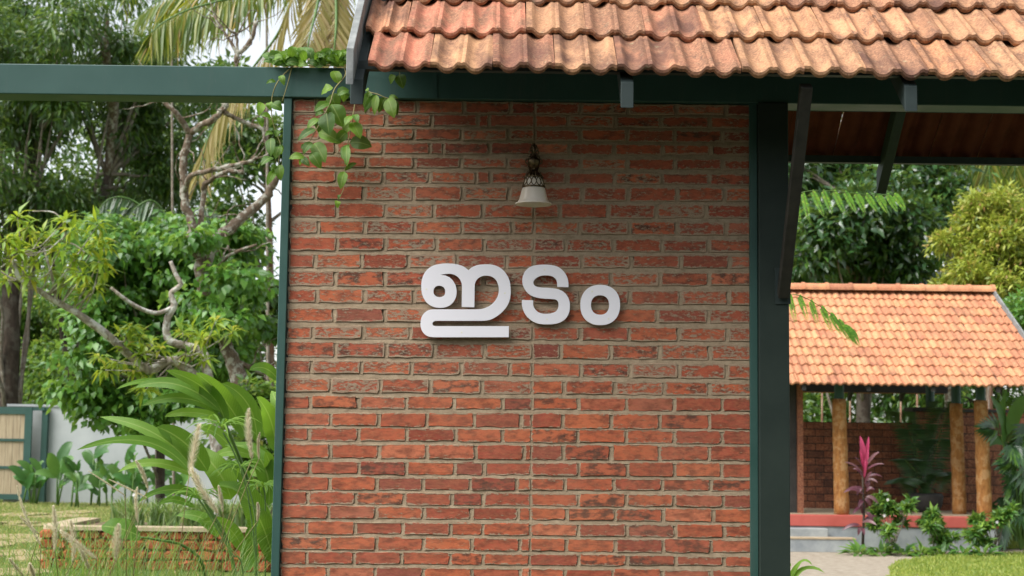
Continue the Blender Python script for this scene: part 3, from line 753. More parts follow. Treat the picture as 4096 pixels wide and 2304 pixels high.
# ================================================================ wall lamp
LY = YW-.105
lc = at(2135, 700, LY)
def lz(y): return at(2135, 540+y/4.53, LY).z - lc.z
def lr(r): return r/4.53*mpp(LY)
lamp = thing('wall_lamp', 'ornate antique brass wall lamp with a frosted bell glass shade on the brick wall', 'lamp', (lc.x, YW, lc.z))
sh = [(335,1262),(337,1250),(330,1236),(296,1222),(274,1190),(258,1150),(243,1100),(231,1050),(217,1000),(205,962),(198,960),(209,1002),(224,1060),(238,1110),(254,1160),(270,1195),(292,1226),(325,1246),(330,1262),(335,1262)]
MB().lathe([(lr(r), lz(y)) for r, y in sh], lc, 40).build('shade', M['glass'], lamp, True)
rim_ = MB().lathe([(lr(r), lz(y)) for r, y in [(196,965),(206,965),(212,955),(212,944),(205,935),(196,937),(194,950),(196,965)]], lc, 36).build('rim_band', M['brass'], lamp, True)
MB().lathe([(lr(r), lz(y)) for r, y in [(190,950),(176,880),(160,820),(148,780),(140,760)]], lc, 32).build('inner_glass', M['glass'], lamp, True)
for i in range(12):     # pierced gallery: crossing scroll bars
    b = MB(); t0 = 2*math.pi*i/12
    for sgn in (-1, 1):
        pts = []
        for k in range(7):
            q = k/6; t = t0 + sgn*.26*math.sin(q*math.pi*1.0)*(1 if q < .5 else 1) ; r = lr(lerp(206, 158, q)); y = lz(lerp(940, 772, q))
            pts.append((lc.x+r*math.cos(t), lc.y+r*math.sin(t), lc.z+y))
        b.tube(pts, lr(8.5), 6)
    b.build('gallery_scroll', M['brass'], rim_, True)
MB().lathe([(lr(r), lz(y)) for r, y in [(166,778),(170,768),(160,752),(140,725),(112,695),(84,670),(62,648),(50,630),(40,618),(44,606),(52,596)]], lc, 48, .07, 12).build('fluted_cone', M['brass'], lamp, True)
for i in range(8):
    t = 2*math.pi*i/8+.2; b = MB()
    pts = []
    for k in range(8):
        q = k/7; r = lr(150+38*math.sin(q*2.6)-70*q); y = lz(800-150*q)
        pts.append((lc.x+r*math.cos(t), lc.y+r*math.sin(t), lc.z+y))
    b.tube(pts, [lr(11*(1-.6*k/7)) for k in range(8)], 6)
    c0 = Vector(pts[0]); b.tube([c0+V(math.cos(t), math.sin(t), .3)*lr(24)*math.cos(a)*.8 + V(0, 0, 1)*lr(18)*math.sin(a) for a in np.linspace(0, 4.5, 9)], lr(6), 5)
    b.build('acanthus_scroll', M['brass'], lamp, True)
MB().lathe([(lr(r), lz(y)) for r, y in [(50,598),(68,580),(94,548),(112,510),(116,480),(106,450),(86,425),(66,405),(50,392),(42,380),(36,368),(30,362),(34,350),(28,338),(16,330),(0.1,328)]], lc, 32, .05, 8).build('vase_body', M['brass'], lamp, True)
MB().tube([lc+V(0, -lr(100), lz(470)), lc+V(0, -lr(112), lz(510)), lc+V(0, -lr(80), lz(590))], [lr(14), lr(16), lr(8)], 8).build('front_rib', M['brass'], lamp, True)
for sgn in (-1, 1):
    pts = []
    for a in np.linspace(-2.0, 2.6, 14):
        r = 42*(1 if a < 1.5 else 1-.25*(a-1.5))
        pts.append(lc+V(sgn*lr(108+r*math.cos(a)), 0, lz(480)+lr(r*1.1*math.sin(a))))
    MB().tube(pts, [lr(15)]*14, 7).build('side_handle', M['brass'], lamp, True)
    b = MB()     # curled leaves of the finial
    for (bx, by, r, h) in ((58, 310, 32, 0), (44, 248, 28, 1), (24, 195, 22, 2), (70, 400, 30, 3)):
        pts = [lc+V(sgn*lr(6), .02, lz(by+45))]
        for a in np.linspace(2.6, -3.2, 12):
            rr = r*(1-.05*abs(a)); pts.append(lc+V(sgn*lr(bx+rr*math.cos(a)), .012, lz(by)+lr(rr*math.sin(a))))
        b.tube(pts, [lr(17)]*4+[lr(15)]*9, 6)
    b.build('finial_leaf', M['brass'], lamp, True)
MB().tube([lc+V(0, 0.0, lz(345)), lc+V(0, -.006, lz(290)), lc+V(0, 0, lz(210)), lc+V(0, .004, lz(150))], [lr(30), lr(26), lr(28), lr(14)], 10).build('finial_stem', M['brass'], lamp, True)
bp = MB(); oc = lc+V(0, 0, lz(470))
for k, (hw, yy) in enumerate(((.5, 0), (1, .012), (1, .03))):
    for j in range(20):
        t = 2*math.pi*j/20; bp.v.append((lc.x+lr(92)*hw*math.cos(t)*(1+.22*math.cos(4*t)), YW-.035+yy, oc.z+lr(250)*hw*math.sin(t)))
for k in range(2):
    for j in range(20): bp.f.append((k*20+j, k*20+(j+1) % 20, (k+1)*20+(j+1) % 20, (k+1)*20+j))
bp.f.append(tuple(range(20))); bp.build('back_plate', M['brass'], lamp, True)
MB().tube([lc+V(0, .0, lz(480)), V(lc.x, YW-.03, lc.z+lz(480))], lr(34), 12).build('wall_arm', M['brass'], lamp, True)

# ================================================================ climbing vine on the beam
def vz(x, y, Y=6.58): return at(1030+x/2.069, 200+y/2.069, Y)
vine = thing('climbing_vine', 'green climbing vine trailing over the beam and down the brick wall below the eave', 'vine', (at(1300, 260, YW).x, YW, beam_z1))
vstems = [[(330,120,6.70),(420,130,6.68),(600,130,6.66),(720,140,6.64),(780,160,6.64)],
 [(720,150,6.66),(725,215,6.62),(640,320,6.58),(600,440,6.56),(520,600,6.55),(430,760,6.56),(370,900,6.58)],
 [(790,160,6.66),(806,300,6.62),(805,440,6.6),(790,540,6.57),(760,720,6.56),(725,900,6.58),(722,1050,6.6),(712,1150,6.6),(665,1245,6.6)],
 [(780,200,6.66),(890,330,6.6),(990,365,6.58),(1080,400,6.57),(1160,405,6.57)],
 [(330,120,6.70),(290,135,6.66),(170,260,6.64),(120,400,6.66),(120,560,6.68),(160,700,6.7),(190,800,6.7),(160,1000,6.72)],
 [(300,110,6.70),(285,140,6.655),(250,280,6.65),(205,425,6.655)],
 [(780,170,6.66),(1000,150,6.63),(1160,170,6.62),(1175,215,6.62)]]
for i, st in enumerate(vstems):
    P = [np.array(vz(*p)) for p in st]
    out = []
    for a in range(len(P)-1):
        p0, p1, p2, p3 = P[max(a-1, 0)], P[a], P[a+1], P[min(a+2, len(P)-1)]
        for k in range(4):
            t = k/4; out.append(Vector(.5*((2*p1)+(-p0+p2)*t+(2*p0-5*p1+4*p2-p3)*t*t+(-p0+3*p1-3*p2+p3)*t**3)))
    out.append(Vector(P[-1]))
    MB().tube(out, [.0032-.0016*q/len(out) for q in range(len(out))], 6).build('stem', M['vine_stem'], vine, True)
vl = [(670,280,628,172,80),(625,310,528,372,85),(660,372,760,335,62),(735,335,712,432,70),(600,370,660,500,105),(612,450,705,640,130),(595,438,470,512,62),(550,510,478,550,45),(572,520,592,705,130),(512,572,408,655,62),(482,655,332,752,60),(505,680,692,775,105),(535,560,505,690,80),(470,770,562,935,105),(452,765,378,862,62),(440,850,526,985,78),(388,888,258,902,58),(420,800,360,820,40),(360,900,432,965,50),(385,905,350,955,34),
 (790,545,722,628,58),(800,535,832,606,48),(785,600,852,735,90),(780,600,715,705,70),(762,765,948,802,105),(750,780,700,905,62),(735,790,740,965,58),(742,680,655,782,75),(725,1000,822,940,34),(720,1005,688,1155,68),(670,1240,690,1198,26),(665,1250,664,1312,40),
 (890,338,918,350,36),(932,350,893,505,70),(985,370,885,522,50),(985,372,968,542,52),(1062,395,1003,522,60),(1080,400,1132,565,98),(1112,410,1158,545,60),(1085,392,1166,405,24),(1130,205,1102,285,48),(1170,205,1205,322,80),(905,210,912,235,20),
 (190,212,222,295,46),(152,265,72,280,28),(42,438,15,545,62),(95,435,108,500,50),(118,450,205,505,84),(115,560,30,545,40),(112,728,112,885,72),(182,800,150,905,78),(130,890,28,958,72),(182,950,192,1085,70),(150,1000,80,1122,52),(20,560,42,642,46),(130,690,62,712,38),(150,720,190,670,46),(170,800,200,860,60),(110,980,160,1010,60)]
for i in range(80):
    bx = 110+rng.random()*620; by = 140-rng.random()*85
    a = rng.uniform(-math.pi, 0.4); ln = rng.uniform(75, 135)
    vl.append((bx, by, bx+ln*math.cos(a), by+ln*math.sin(a)*.75, ln*.52))
for i, (x0, y0, x1, y1, w) in enumerate(vl):
    Yb = (6.57 if i < 60 else 6.66) + rng.uniform(-.03, .03)
    p0 = vz(x0, y0, Yb); p1 = vz(x1, y1, Yb-rng.uniform(-.03, .05))
    md = (p0+p1)/2 + V(0, -.012, .006)
    b = MB(); strip_leaf(b, p0, md, p1, w/2.069*mpp(6.6)*1.25, 7, V(rng.uniform(-.5, .5), -1, rng.uniform(0, .7)), .22, .05, .8, .85)
    b.build('leaf', M['vine'], vine, True)

# ================================================================ plants beside the wall (left)
def gz(x, y, Y): return at(x/1.6025, 1400+y/1.6025, Y)
gin = thing('shell_ginger', 'tall shell ginger clump with broad arching bright green leaves against the slim post', 'plant', (gz(1650, 1400, 8.6).x, 8.6, 0))
canes = [[(1640, 2500, 8.7), (1640, 1400, 8.65), (1600, 900, 8.55), (1480, 560, 8.4), (1400, 400, 8.35)],
         [(1560, 2500, 8.3), (1500, 1400, 8.3), (1330, 1000, 8.25), (1210, 760, 8.2)],
         [(1760, 2500, 8.9), (1790, 1300, 8.9), (1780, 700, 8.85), (1740, 450, 8.8)]]
for cn in canes:
    P, rr = pxpath([(x/1.6025, 1400+y/1.6025, Y, 9-3*i/len(cn)) for i, (x, y, Y) in enumerate(cn)], 5)
    P[0].z = 0
    MB().tube(P, rr, 8).build('cane', M['cane'], gin, True)
gl = [((1450,490),(1330,265),(1060,130),95,8.35),((1590,570),(1440,320),(1255,145),110,8.45),((1650,600),(1590,350),(1420,212),100,8.55),((1420,400),(1150,225),(860,242),78,8.3),((1340,330),(1020,205),(745,252),46,8.4),((1400,400),(1170,308),(905,358),62,8.35),((1450,450),(1230,400),(1055,427),58,8.45),((1770,660),(1735,450),(1645,300),110,8.75),
 ((1220,780),(920,585),(490,642),72,8.1),((1240,770),(1000,540),(640,428),80,8.2),((1330,780),(1190,600),(1005,492),135,8.25),((1290,830),(1010,725),(755,782),62,8.2),((1330,960),(1100,895),(888,975),66,8.3),((1730,1260),(1590,960),(1395,868),150,8.45),((1480,960),(1400,780),(1240,610),150,8.4),((1760,1380),(1680,1120),(1590,985),130,8.3),((1640,690),(1480,650),(1355,705),60,8.7),((1770,760),(1640,640),(1440,610),70,8.8),((1790,200),(1700,118),(1598,130),70,8.9),
 ((1720,1000),(1700,760),(1560,600),120,8.75),((1790,1010),(1760,820),(1700,650),110,8.8),((1560,1300),(1460,1140),(1280,1100),90,8.6),((1250,1010),(1120,960),(1020,990),46,8.45),((1800,560),(1790,400),(1740,260),90,9.0),((1500,700),(1420,560),(1240,480),90,8.8),((1620,900),(1500,760),(1330,760),90,8.85),((1700,560),(1640,420),(1530,330),90,8.9),((1560,1420),(1620,1250),(1600,1080),120,8.5),((1400,1200),(1300,1080),(1130,1060),80,8.7),((1790,900),(1700,800),(1590,790),90,8.9)]
for a, m_, t_, w, Y in gl:
    b = MB(); dY = rng.uniform(-.1, .25)
    strip_leaf(b, gz(*a, Y), gz(m_[0], m_[1], Y-.05), gz(*t_, Y-.05-dY), w*1.08/1.6025*mpp(Y), 14, V(rng.uniform(-.2, .2), -1, rng.uniform(.2, .8)), .16, .07, .55, .8)
    b.build('leaf', M['ginger'], gin, True)
rl = thing('paddle_leaf_plant', 'single broad round pale green leaf on a stalk above the fountain grass', 'plant', (gz(1300, 1500, 8.1).x, 8.1, 0))
b = MB(); strip_leaf(b, gz(905, 1200, 8.0), gz(785, 1150, 7.95), gz(650, 1128, 7.95), 190/1.6025*mpp(8), 12, V(.0, -.75, 1), .12, .03, .5, .9); b.build('leaf', M['ginger'], rl, True)
P, rr = pxpath([(x/1.6025, 1400+y/1.6025, Y, r) for x, y, Y, r in ((1420, 2500, 8.3, 7), (1330, 1500, 8.2, 7), (1200, 1270, 8.1, 6), (1000, 1215, 8.02, 5), (900, 1200, 8.0, 4))], 4); P[0].z = 0
MB().tube(P, rr, 7).build('stalk', M['cane'], rl, True)

# papyrus umbrellas
pap = thing('umbrella_papyrus', 'umbrella papyrus with starry whorls of narrow leaves among the ginger leaves', 'plant', (gz(1600, 1400, 8.0).x, 8.0, 0))
for (cx, cy, Y, ln, stem) in ((1415, 492, 7.9, 250, [(1620, 2500), (1640, 1400), (1620, 980), (1500, 660), (1430, 530)]), (1262, 940, 7.8, 210, [(1600, 2500), (1560, 1450), (1480, 1300), (1330, 1040), (1268, 950)]), (1690, 880, 8.3, 160, [(1680, 2500), (1700, 1500), (1700, 1000), (1690, 880)]), (1540, 760, 8.1, 190, [(1610, 2500), (1640, 1500), (1600, 1000), (1540, 760)])):
    P, rr = pxpath([(x/1.6025, 1400+y/1.6025, Y, 3.4) for x, y in stem], 4); P[0].z = 0
    MB().tube(P, rr, 6).build('stalk', M['cane'], pap, True)
    c = gz(cx, cy, Y)
    for j in range(22):
        a = 2*math.pi*j/22+rng.uniform(-.2, .2); L_ = ln/1.6025*mpp(Y)*rng.uniform(.7, 1.15)
        d = V(math.cos(a), math.sin(a)*.8, rng.uniform(-.1, .5))
        b = MB(); strip_leaf(b, c, c+d*L_*.5+V(0, 0, L_*.06), c+d*L_-V(0, 0, L_*.3), .013, 6, V(0, -.4, 1), .25, .0, .6, .8)
        b.build('leaf', M['ginger'], pap, True)

# fountain grass: clumps with blades and plumes
def blade_mesh(name, bases, H, spread, n, mat, parent, w=.0035, seed=0, segs=7):
    r = np.random.default_rng(seed); vs = []; fs = []; rn = []
    for i in range(n):
        b0 = np.array(bases[r.integers(len(bases))]) + np.array([r.normal()*.05, r.normal()*.05, 0]); b0[2] = 0
        a = r.uniform(0, 2*math.pi); d = np.array([math.cos(a), math.sin(a), 0]); h = H*r.uniform(.6, 1.08); sp = spread*r.uniform(.3, 1.3)
        side = np.array([-d[1], d[0], 0]); v = r.random(); o = len(vs); ph = r.uniform(-.5, .5)
        for k in range(segs+1):
            t = k/segs; p = b0 + d*sp*t**2.2 + np.array([0, 0, h*(t-.28*t**3.2)/.78]) + side*ph*.12*t*t
            ww = w*(1-t**1.5)+.0004
            vs += [tuple(p-side*ww), tuple(p+side*ww)]; rn += [v, v]
        for k in range(segs): fs.append((o+2*k, o+2*k+1, o+2*k+3, o+2*k+2))
    me = bpy.data.meshes.new(name); me.from_pydata(vs, [], fs)
    at_ = me.attributes.new('rnd', 'FLOAT', 'POINT'); at_.data.foreach_set('value', np.array(rn, np.float32))
    return obj(name, me, mat, parent)
def plume(parent, p0, p1, ground, w=.018, dens=260):
    """bristly spike from tip p0 down to p1, stem to ground"""
    p0, p1, g0 = Vector(p0), Vector(p1), Vector(ground)
    ax = p0-p1; L_ = ax.length; d = ax.normalized()
    vs = []; fs = []; rn = []
    bend = V(rng.uniform(-.1, .1), 0, 0)
    for i in range(dens):
        t = rng.random(); c = p1 + ax*t + bend*math.sin(t*math.pi)*L_*.5
        env = w*math.sin(math.pi*min(max(t*.86+.10, 0), 1))**.6
        q = Vector(rng.normal(size=3)); q = (q - d*q.dot(d)).normalized()
        e = c + q*env + d*env*1.1; s_ = q.cross(d)*.0022
        o = len(vs); vs += [tuple(c-s_), tuple(c+s_), tuple(e)]; fs.append((o, o+1, o+2)); rn += [rng.random()]*3
    bm = MB(); bm.tube([p1+ax*t+bend*math.sin(t*math.pi)*L_*.5 for t in np.linspace(0, 1, 6)], [.0022*(1-.5*t) for t in np.linspace(0, 1, 6)], 5)
    o = len(vs); vs += bm.v; fs += [tuple(i+o for i in f) for f in bm.f]; rn += [.2]*len(bm.v)
    me = bpy.data.meshes.new('plume'); me.from_pydata(vs, [], fs)
    at_ = me.attributes.new('rnd', 'FLOAT', 'POINT'); at_.data.foreach_set('value', np.array(rn, np.float32))
    obj('plume', me, M['plume'], parent)
    m_ = V(lerp(g0.x, p1.x, .55), lerp(g0.y, p1.y, .5), p1.z*.62)
    c = m_*2-(g0+p1)*.5
    MB().tube([g0*(1-t)**2+c*2*t*(1-t)+p1*t*t for t in np.linspace(0, 1, 7)], [.0022]*7, 5).build('stem', M['vine_stem'], parent, True)
pls = [[(110,870,260,1250,.010),(340,1000,350,1290,.016),(450,1090,470,1360,.015),(390,1160,620,1340,.018),(510,1260,575,1410,.015),(190,1370,225,1470,.012),(60,1340,150,1450,.010),(130,1065,250,1180,.008)],
       [(760,1120,740,1350,.020),(870,710,950,890,.012),(880,880,885,1110,.010),(1230,760,1400,1050,.024),(565,775,800,930,.005),(700,830,940,945,.006)],
       [(1278,478,1213,800,.026),(1595,380,1615,700,.020),(1665,530,1660,700,.009),(1400,870,1430,1040,.010),(1650,980,1650,1100,.009)]]
glab = ['fountain grass tuft with dry straw plumes over the lawn edge', 'fountain grass tuft with feathery plumes in front of the laterite planter', 'fountain grass tuft with thick cream plumes rising through the ginger leaves']
for gi, (pls_, cx) in enumerate(zip(pls, (260, 850, 1420))):
    base = gz(cx, 1400, 8.0); base.z = 0
    th = thing('fountain_grass', glab[gi], 'grass', base, 'fountain grass tufts beside the wall')
    bs = [(base.x+dx, base.y+dy, 0) for dx, dy in rng.normal(size=(14, 2))*np.array([.22, .18])]
    stuff(blade_mesh('blades', bs, 1.22, .66, 520, M['grass'], th, .0021, gi))
    for x0, y0, x1, y1, w in pls_:
        Y = 7.5+rng.uniform(-.2, .2)
        bq = bs[rng.integers(len(bs))]
        plume(th, gz(x0, y0, Y), gz(x1, y1, Y+.05), bq, w*1.4, 560)

# ================================================================ planter of laterite rubble
PD = 17.9
pc0 = onz(168, 2285); PX0 = at(170, 2200, PD).x; PX1 = at(1250, 2200, PD).x; PZ = .52
plt = thing('stone_planter', 'low planter of red laterite rubble with a pale cement coping on the lawn', 'planter', ((PX0+PX1)/2, PD+.3, 0))
def stone(c, sx, sy, sz, mat, parent, name='stone'):
    b = MB(); n = 7
    for (zz, k) in ((-.5, .72), (-.3, 1), (.28, 1.0), (.5, .75)):
        for j in range(n):
            t = 2*math.pi*j/n+.3; q = 1+rb.uniform(-.16, .16)
            cx = math.copysign(abs(math.cos(t))**.6, math.cos(t)); cz = math.copysign(abs(math.sin(t))**.6, math.sin(t))
            b.v.append((c[0]+sx*.5*cx*k*q, c[1]+sy*zz*(1+rb.uniform(-.2, .2)), c[2]+sz*.5*cz*k*q))
    for r in range(3):
        for j in range(n): b.f.append((r*n+j, r*n+(j+1) % n, (r+1)*n+(j+1) % n, (r+1)*n+j))
    b.f.append(tuple(range(n))); b.f.append(tuple(range(4*n-1, 3*n-1, -1)))
    return b.build(name, mat, parent)
zc = 0; row = 0
for h in (.13, .11, .12, .10):
    x = PX0-rb.uniform(0, .1)
    while x < PX1:
        w = rb.uniform(.13, .27); stone((x+w/2, PD+.10, zc+h/2), w*1.05, .26, h*1.08, M['laterite'], plt); x += w
    y = PD+.3
    while y < PD+1.7:
        w = rb.uniform(.15, .28); stone((PX0+.08, y+w/2, zc+h/2), .24, w*1.05, h*1.08, M['laterite'], plt); y += w
    zc += h
MB().box((PX0+.03, PD+.06, 0), (PX1, PD+1.7, PZ-.06)).build('soil_core', M['soil'], plt)
cp = MB(); outer = []; inner = []
for t in np.linspace(math.pi, math.pi*1.5, 7): outer.append((PX0+.30+.38*math.cos(t), PD+.30+.36*math.sin(t))); inner.append((PX0+.32+.12*math.cos(t), PD+.34+.12*math.sin(t)))
outer = [(PX0-.08, PD+1.75)] + outer + [(PX1, PD-.06)]; inner = [(PX0+.20, PD+1.75)] + inner + [(PX1, PD+.22)]
k = len(outer)
for z_ in (PZ-.06, PZ-.012):
    for p in outer+inner: cp.v.append((p[0]+rb.uniform(-.006, .006), p[1], z_+rb.uniform(-.005, .005)))
for i in range(k-1):
    a = 2*k
    cp.f += [(a+i, a+i+1, a+k+i+1, a+k+i), (i, i+1, a+i+1, a+i), (k+i, a+k+i, a+k+i+1, k+i+1), (i, k+i, k+i+1, i+1)]
cp.build('coping', M['coping'], plt)
def tuft(name, label, cat, c, n, h, sp, mat, group, w=.012, flowers=0):
    th = thing(name, label, cat, c, group)
    o = blade_mesh('leaves', [tuple(c)], h, sp, n, mat, th, w, rng.integers(9999), 5)
    o.location.z += c[2]; 
    for i in range(flowers):
        a = rng.uniform(0, 6.3); p = V(c[0]+.18*math.cos(a), c[1]+.18*math.sin(a)-.1, c[2]+h*rng.uniform(.7, 1.1))
        P = np.tile(np.array(p), (7, 1)); D = np.array([[math.cos(q), -.3+.6*math.sin(q), math.sin(q)] for q in np.linspace(0, 5.4, 7)])
        leaf_cloud('flower', P, D, np.tile([[0, -1., .3]], (7, 1)), np.full(7, .034), np.full(7, .013), M['flower'], th)
        MB().tube([(c[0], c[1], c[2]), (p.x, p.y, p.z)], .004, 5).build('flower_stalk', M['cane'], th)
    return th
tl = [(560, .1, 0), (650, .35, 0), (720, .15, 3), (800, .4, 1), (860, .2, 0), (940, .4, 0), (1010, .2, 1), (1080, .3, 0), (500, .5, 1)]
for i, (px_, dy, fl) in enumerate(tl):
    p = at(px_*.95+10, 2080, PD+.5+dy); p.z = PZ-.06
    tuft('spider_lily', ('pale striped spider lily tuft in flower in the laterite planter' if fl else 'pale striped spider lily tuft without flowers in the laterite planter'), 'plant', p, 70, .38, .30, M['lily'], 'spider lilies in the planter', .011, fl)

# ================================================================ compound wall, gate
CD = 34.6
wzt = at(600, 1632, CD).z
cw = thing('compound_wall', 'plain pale grey plastered compound wall behind the garden plants', 'wall', (at(650, 1800, CD).x, CD, 0))
cx0 = at(180, 1800, CD).x; cx1 = at(1500, 1800, CD).x
MB().box((cx0-.9, CD, 0), (cx1+3.0, CD+.18, wzt)).build('wall_face', M['plaster'], cw)
MB().box((cx0-.9, CD-.03, wzt), (cx1+3.0, CD+.21, wzt+.05)).build('wall_cap', M['plaster'], cw)
gate = thing('garden_gate', 'sliding gate with a green steel frame and pale upright wooden boards beside the grey wall', 'gate', (at(40, 1900, CD-.3).x, CD-.3, 0))
gY = CD-.35; gzt = at(60, 1628, gY).z; gzb = at(60, 1998, gY).z
gx1 = at(122, 1800, gY).x; gx0 = gx1-3.2; fw = .075*1.6
for (a, b_, c, d_) in ((gx0, gx1, gzt-.16, gzt), (gx0, gx1, gzb, gzb+.12), (gx1-.16, gx1, gzb+.12, gzt-.16), (gx0, gx0+.14, gzb+.12, gzt-.16)):
    MB().box((a, gY, c), (b_, gY+.06, d_)).build('frame_bar', M['green'], gate)
for py_ in (1760, 1870):
    zz = at(60, py_, gY).z; MB().box((gx0+.14, gY-.005, zz-.03), (gx1-.16, gY+.05, zz+.03)).build('cross_bar', M['green'], gate)
x = gx0+.15
while x < gx1-.18:
    MB().box((x, gY+.02+rb.uniform(0, .012), gzb+.12), (min(x+.148, gx1-.162), gY+.045, gzt-.16)).build('board', M['wood'], gate); x += .155
gp_ = thing('gate_post', 'green steel gate post standing against the grey compound wall', 'post', (at(172, 1900, CD-.12).x, CD-.12, 0))
xx = at(172, 1900, CD-.12).x; MB().box((xx-.07, CD-.16, 0), (xx+.06, CD-.02, gzt)).build('post_body', M['green'], gp_)
MB().box((gx1-.1, CD-.2, gzt-.07), (xx, CD-.12, gzt)).build('top_rail', M['green'], gp_)
# canna plants before the wall
CANL = ['broad-leaved canna clump at the foot of the green gate post', 'broad-leaved canna clump just beyond the gate post on the grey wall'] + ['broad-leaved canna clump growing against the middle of the grey compound wall']*4 + ['broad-leaved canna clump on the grey wall half hidden by the ginger leaf tips']*3 + ['short canna clump in front of the edge of the wooden gate']
for i, (px_, h, n) in enumerate(((150, .95, 5), (230, 1.2, 6), (300, 1.1, 6), (370, 1.35, 7), (430, .9, 6), (500, 1.25, 7), (570, 1.0, 7), (640, 1.3, 7), (700, .8, 6), (120, .8, 5))):
    Y = CD-.9-.5*(i % 3); c = at(px_, 2000, Y); c.z = 0
    t = thing('canna_plant', CANL[i], 'plant', c, 'canna clumps along the compound wall')
    for s_ in range(3):
        bx = V(c.x+rng.uniform(-.2, .2), c.y+rng.uniform(-.15, .15), 0); tp = bx+V(rng.uniform(-.15, .15), 0, h*rng.uniform(.6, .9))
        MB().tube([bx, bx.lerp(tp, .5), tp], [.022, .018, .010], 6).build('stalk', M['cane'], t, True)
        for j in range(n-2):
            q = bx.lerp(tp, rng.uniform(.35, 1)); a = rng.uniform(0, 6.3); L_ = rng.uniform(.35, .62)
            d = V(math.cos(a), math.sin(a)*.6-.2, rng.uniform(.3, 1.8)).normalized(); L_ *= rng.uniform(.7, 1.2)
            b = MB(); strip_leaf(b, q, q+d*L_*.55+V(0, 0, .03), q+d*L_+V(0, 0, -L_*.12), L_*rng.uniform(.26, .42), 7, V(0, -1, .7), .2, .04, .7, .8); b.build('leaf', M['canna'], t, True)

# ================================================================ trees, left
def tree(name, label, group=None, base=(0, 0, 0)): return thing(name, label, 'tree', base, group)
def trunk_obj(parent, pts, mat, n=10, jit=.05, nm='trunk', smooth=4, ground=False):
    P, rr = pxpath(pts, smooth, jit)
    if ground: P[0] = V(P[0].x, P[0].y, 0)
    MB().tube(P, rr, n).build(nm, mat, parent, True); return P
def gnd(px_, Y): p = at(px_, 2000, Y); return V(p.x, p.y, 0)

# dark mango trees behind the compound wall
big = [
 ('broad dark mango tree with its trunk behind the wooden gate', [(30, 2050, 38, 45), (30, 1620, 38, 42), (40, 1300, 38, 38), (60, 1000, 38.5, 34), (120, 700, 39, 26), (180, 420, 39, 18)],
  [(90, 80, 38, 300, 190, 3.0, 62), (-80, 420, 38.5, 230, 260, 2.6, 40), (210, 430, 39, 260, 210, 2.4, 46), (120, 760, 38.5, 260, 160, 2.2, 40), (-150, 850, 38, 220, 200, 2, 24), (330, 150, 38, 160, 130, 2, 26)], 0),
 ('dark mango tree with a forked trunk behind the grey compound wall', [(285, 2050, 39.5, 26), (285, 1600, 39.5, 24), (275, 1450, 39.5, 22), (300, 1300, 39.6, 20), (360, 1000, 40, 18), (430, 700, 40, 14)],
  [(470, 380, 41, 190, 160, 2.2, 34), (560, 640, 41.5, 250, 210, 2.4, 56), (430, 880, 41, 230, 130, 2, 34), (620, 130, 42, 200, 130, 2.4, 30), (760, 420, 43, 90, 150, 2, 12)], 1)]
for lab, tp, bl, i in big:
    t = tree('mango_tree', lab, None, gnd(tp[0][0], tp[0][2]))
    P = trunk_obj(t, tp, M['bark_dark'], ground=True)
    if i == 1: trunk_obj(t, [(275, 1450, 39.5, 16), (250, 1330, 39.5, 13), (238, 1200, 39.4, 10), (200, 1000, 39.2, 8)], M['bark_dark'], 8, nm='limb')
    if i == 1:
        trunk_obj(t, [(430, 700, 40, 15), (450, 450, 39.5, 19), (434, 330, 38.6, 19), (420, 190, 38, 17), (398, 150, 38, 13), (356, 125, 38, 11)], M['bark_grey'], 9, .07, 'limb')
        trunk_obj(t, [(420, 200, 38, 13), (430, 140, 38, 13), (427, 95, 38, 10), (428, 56, 38, 9)], M['bark_grey'], 9, .08, 'limb')
    o, C = crown('crown', bl, .27, .075, M['lf_mango'], t, 105, .72, .75, 20+i); stuff(o)
    limbs('branches', P, C, M['twig'], t, 46, .07, i)
# jackfruit-like tree, open crown against the sky
t = tree('open_crowned_tree', 'open-crowned tree with round leaves and sky showing through beside the slim post', None, gnd(1040, 36))
P = trunk_obj(t, [(1085, 2050, 36, 16), (1085, 1500, 36, 14), (1080, 1000, 36, 12), (1065, 600, 36, 10), (1060, 300, 36, 7)], M['bark_brown'], ground=True)
o, C = crown('crown', [(960, 620, 36, 130, 170, 1.6, 24), (1090, 560, 36.5, 100, 120, 1.6, 12), (940, 900, 36, 110, 120, 1.5, 18), (1070, 1180, 36.5, 90, 50, 1.4, 7), (1250, 700, 37, 160, 260, 2, 22), (880, 350, 38, 110, 100, 1.5, 7), (1080, 1260, 36, 110, 130, 1.5, 18)], .24, .12, M['lf_mango'], t, 62, .55, .35, 31); stuff(o)
limbs('branches', P, C, M['twig'], t, 26, .05, 31)
# slender areca stems
for px_, Y, r, top in ((1072, 33, 7, -160), (692, 30, 6, -160)):
    t = tree('areca_stem', 'slender pale areca palm stem rising behind the pruned tree' if px_ > 900 else 'slender mossy areca palm stem rising through the heart-leaved tree', None, gnd(px_, Y))
    trunk_obj(t, [(px_+4, 2050, Y, r), (px_, 1500, Y, r), (px_-2, 900, Y, r*.9), (px_-6, top, Y, r*.7)], M['twig'], 7, .03, ground=True)
    c = at(px_-6, top, Y)
    for j in range(5):
        a = j*1.3; b = MB(); 
        n_ = 22; pp = np.array([c + V(math.cos(a), math.sin(a), .5-q*1.1)*1.3*q for q in np.linspace(.1, 1, n_)])
        D = np.array([[math.cos(a+s_*1.3)*.6, math.sin(a+s_*1.3)*.6, -.7] for s_ in (1, -1)])
        leaf_cloud('frond', np.repeat(pp, 2, 0), np.tile(D, (n_, 1)), np.tile([[0, -.2, 1.]], (n_*2, 1)), np.full(n_*2, .45), np.full(n_*2, .035), M['frond'], t)

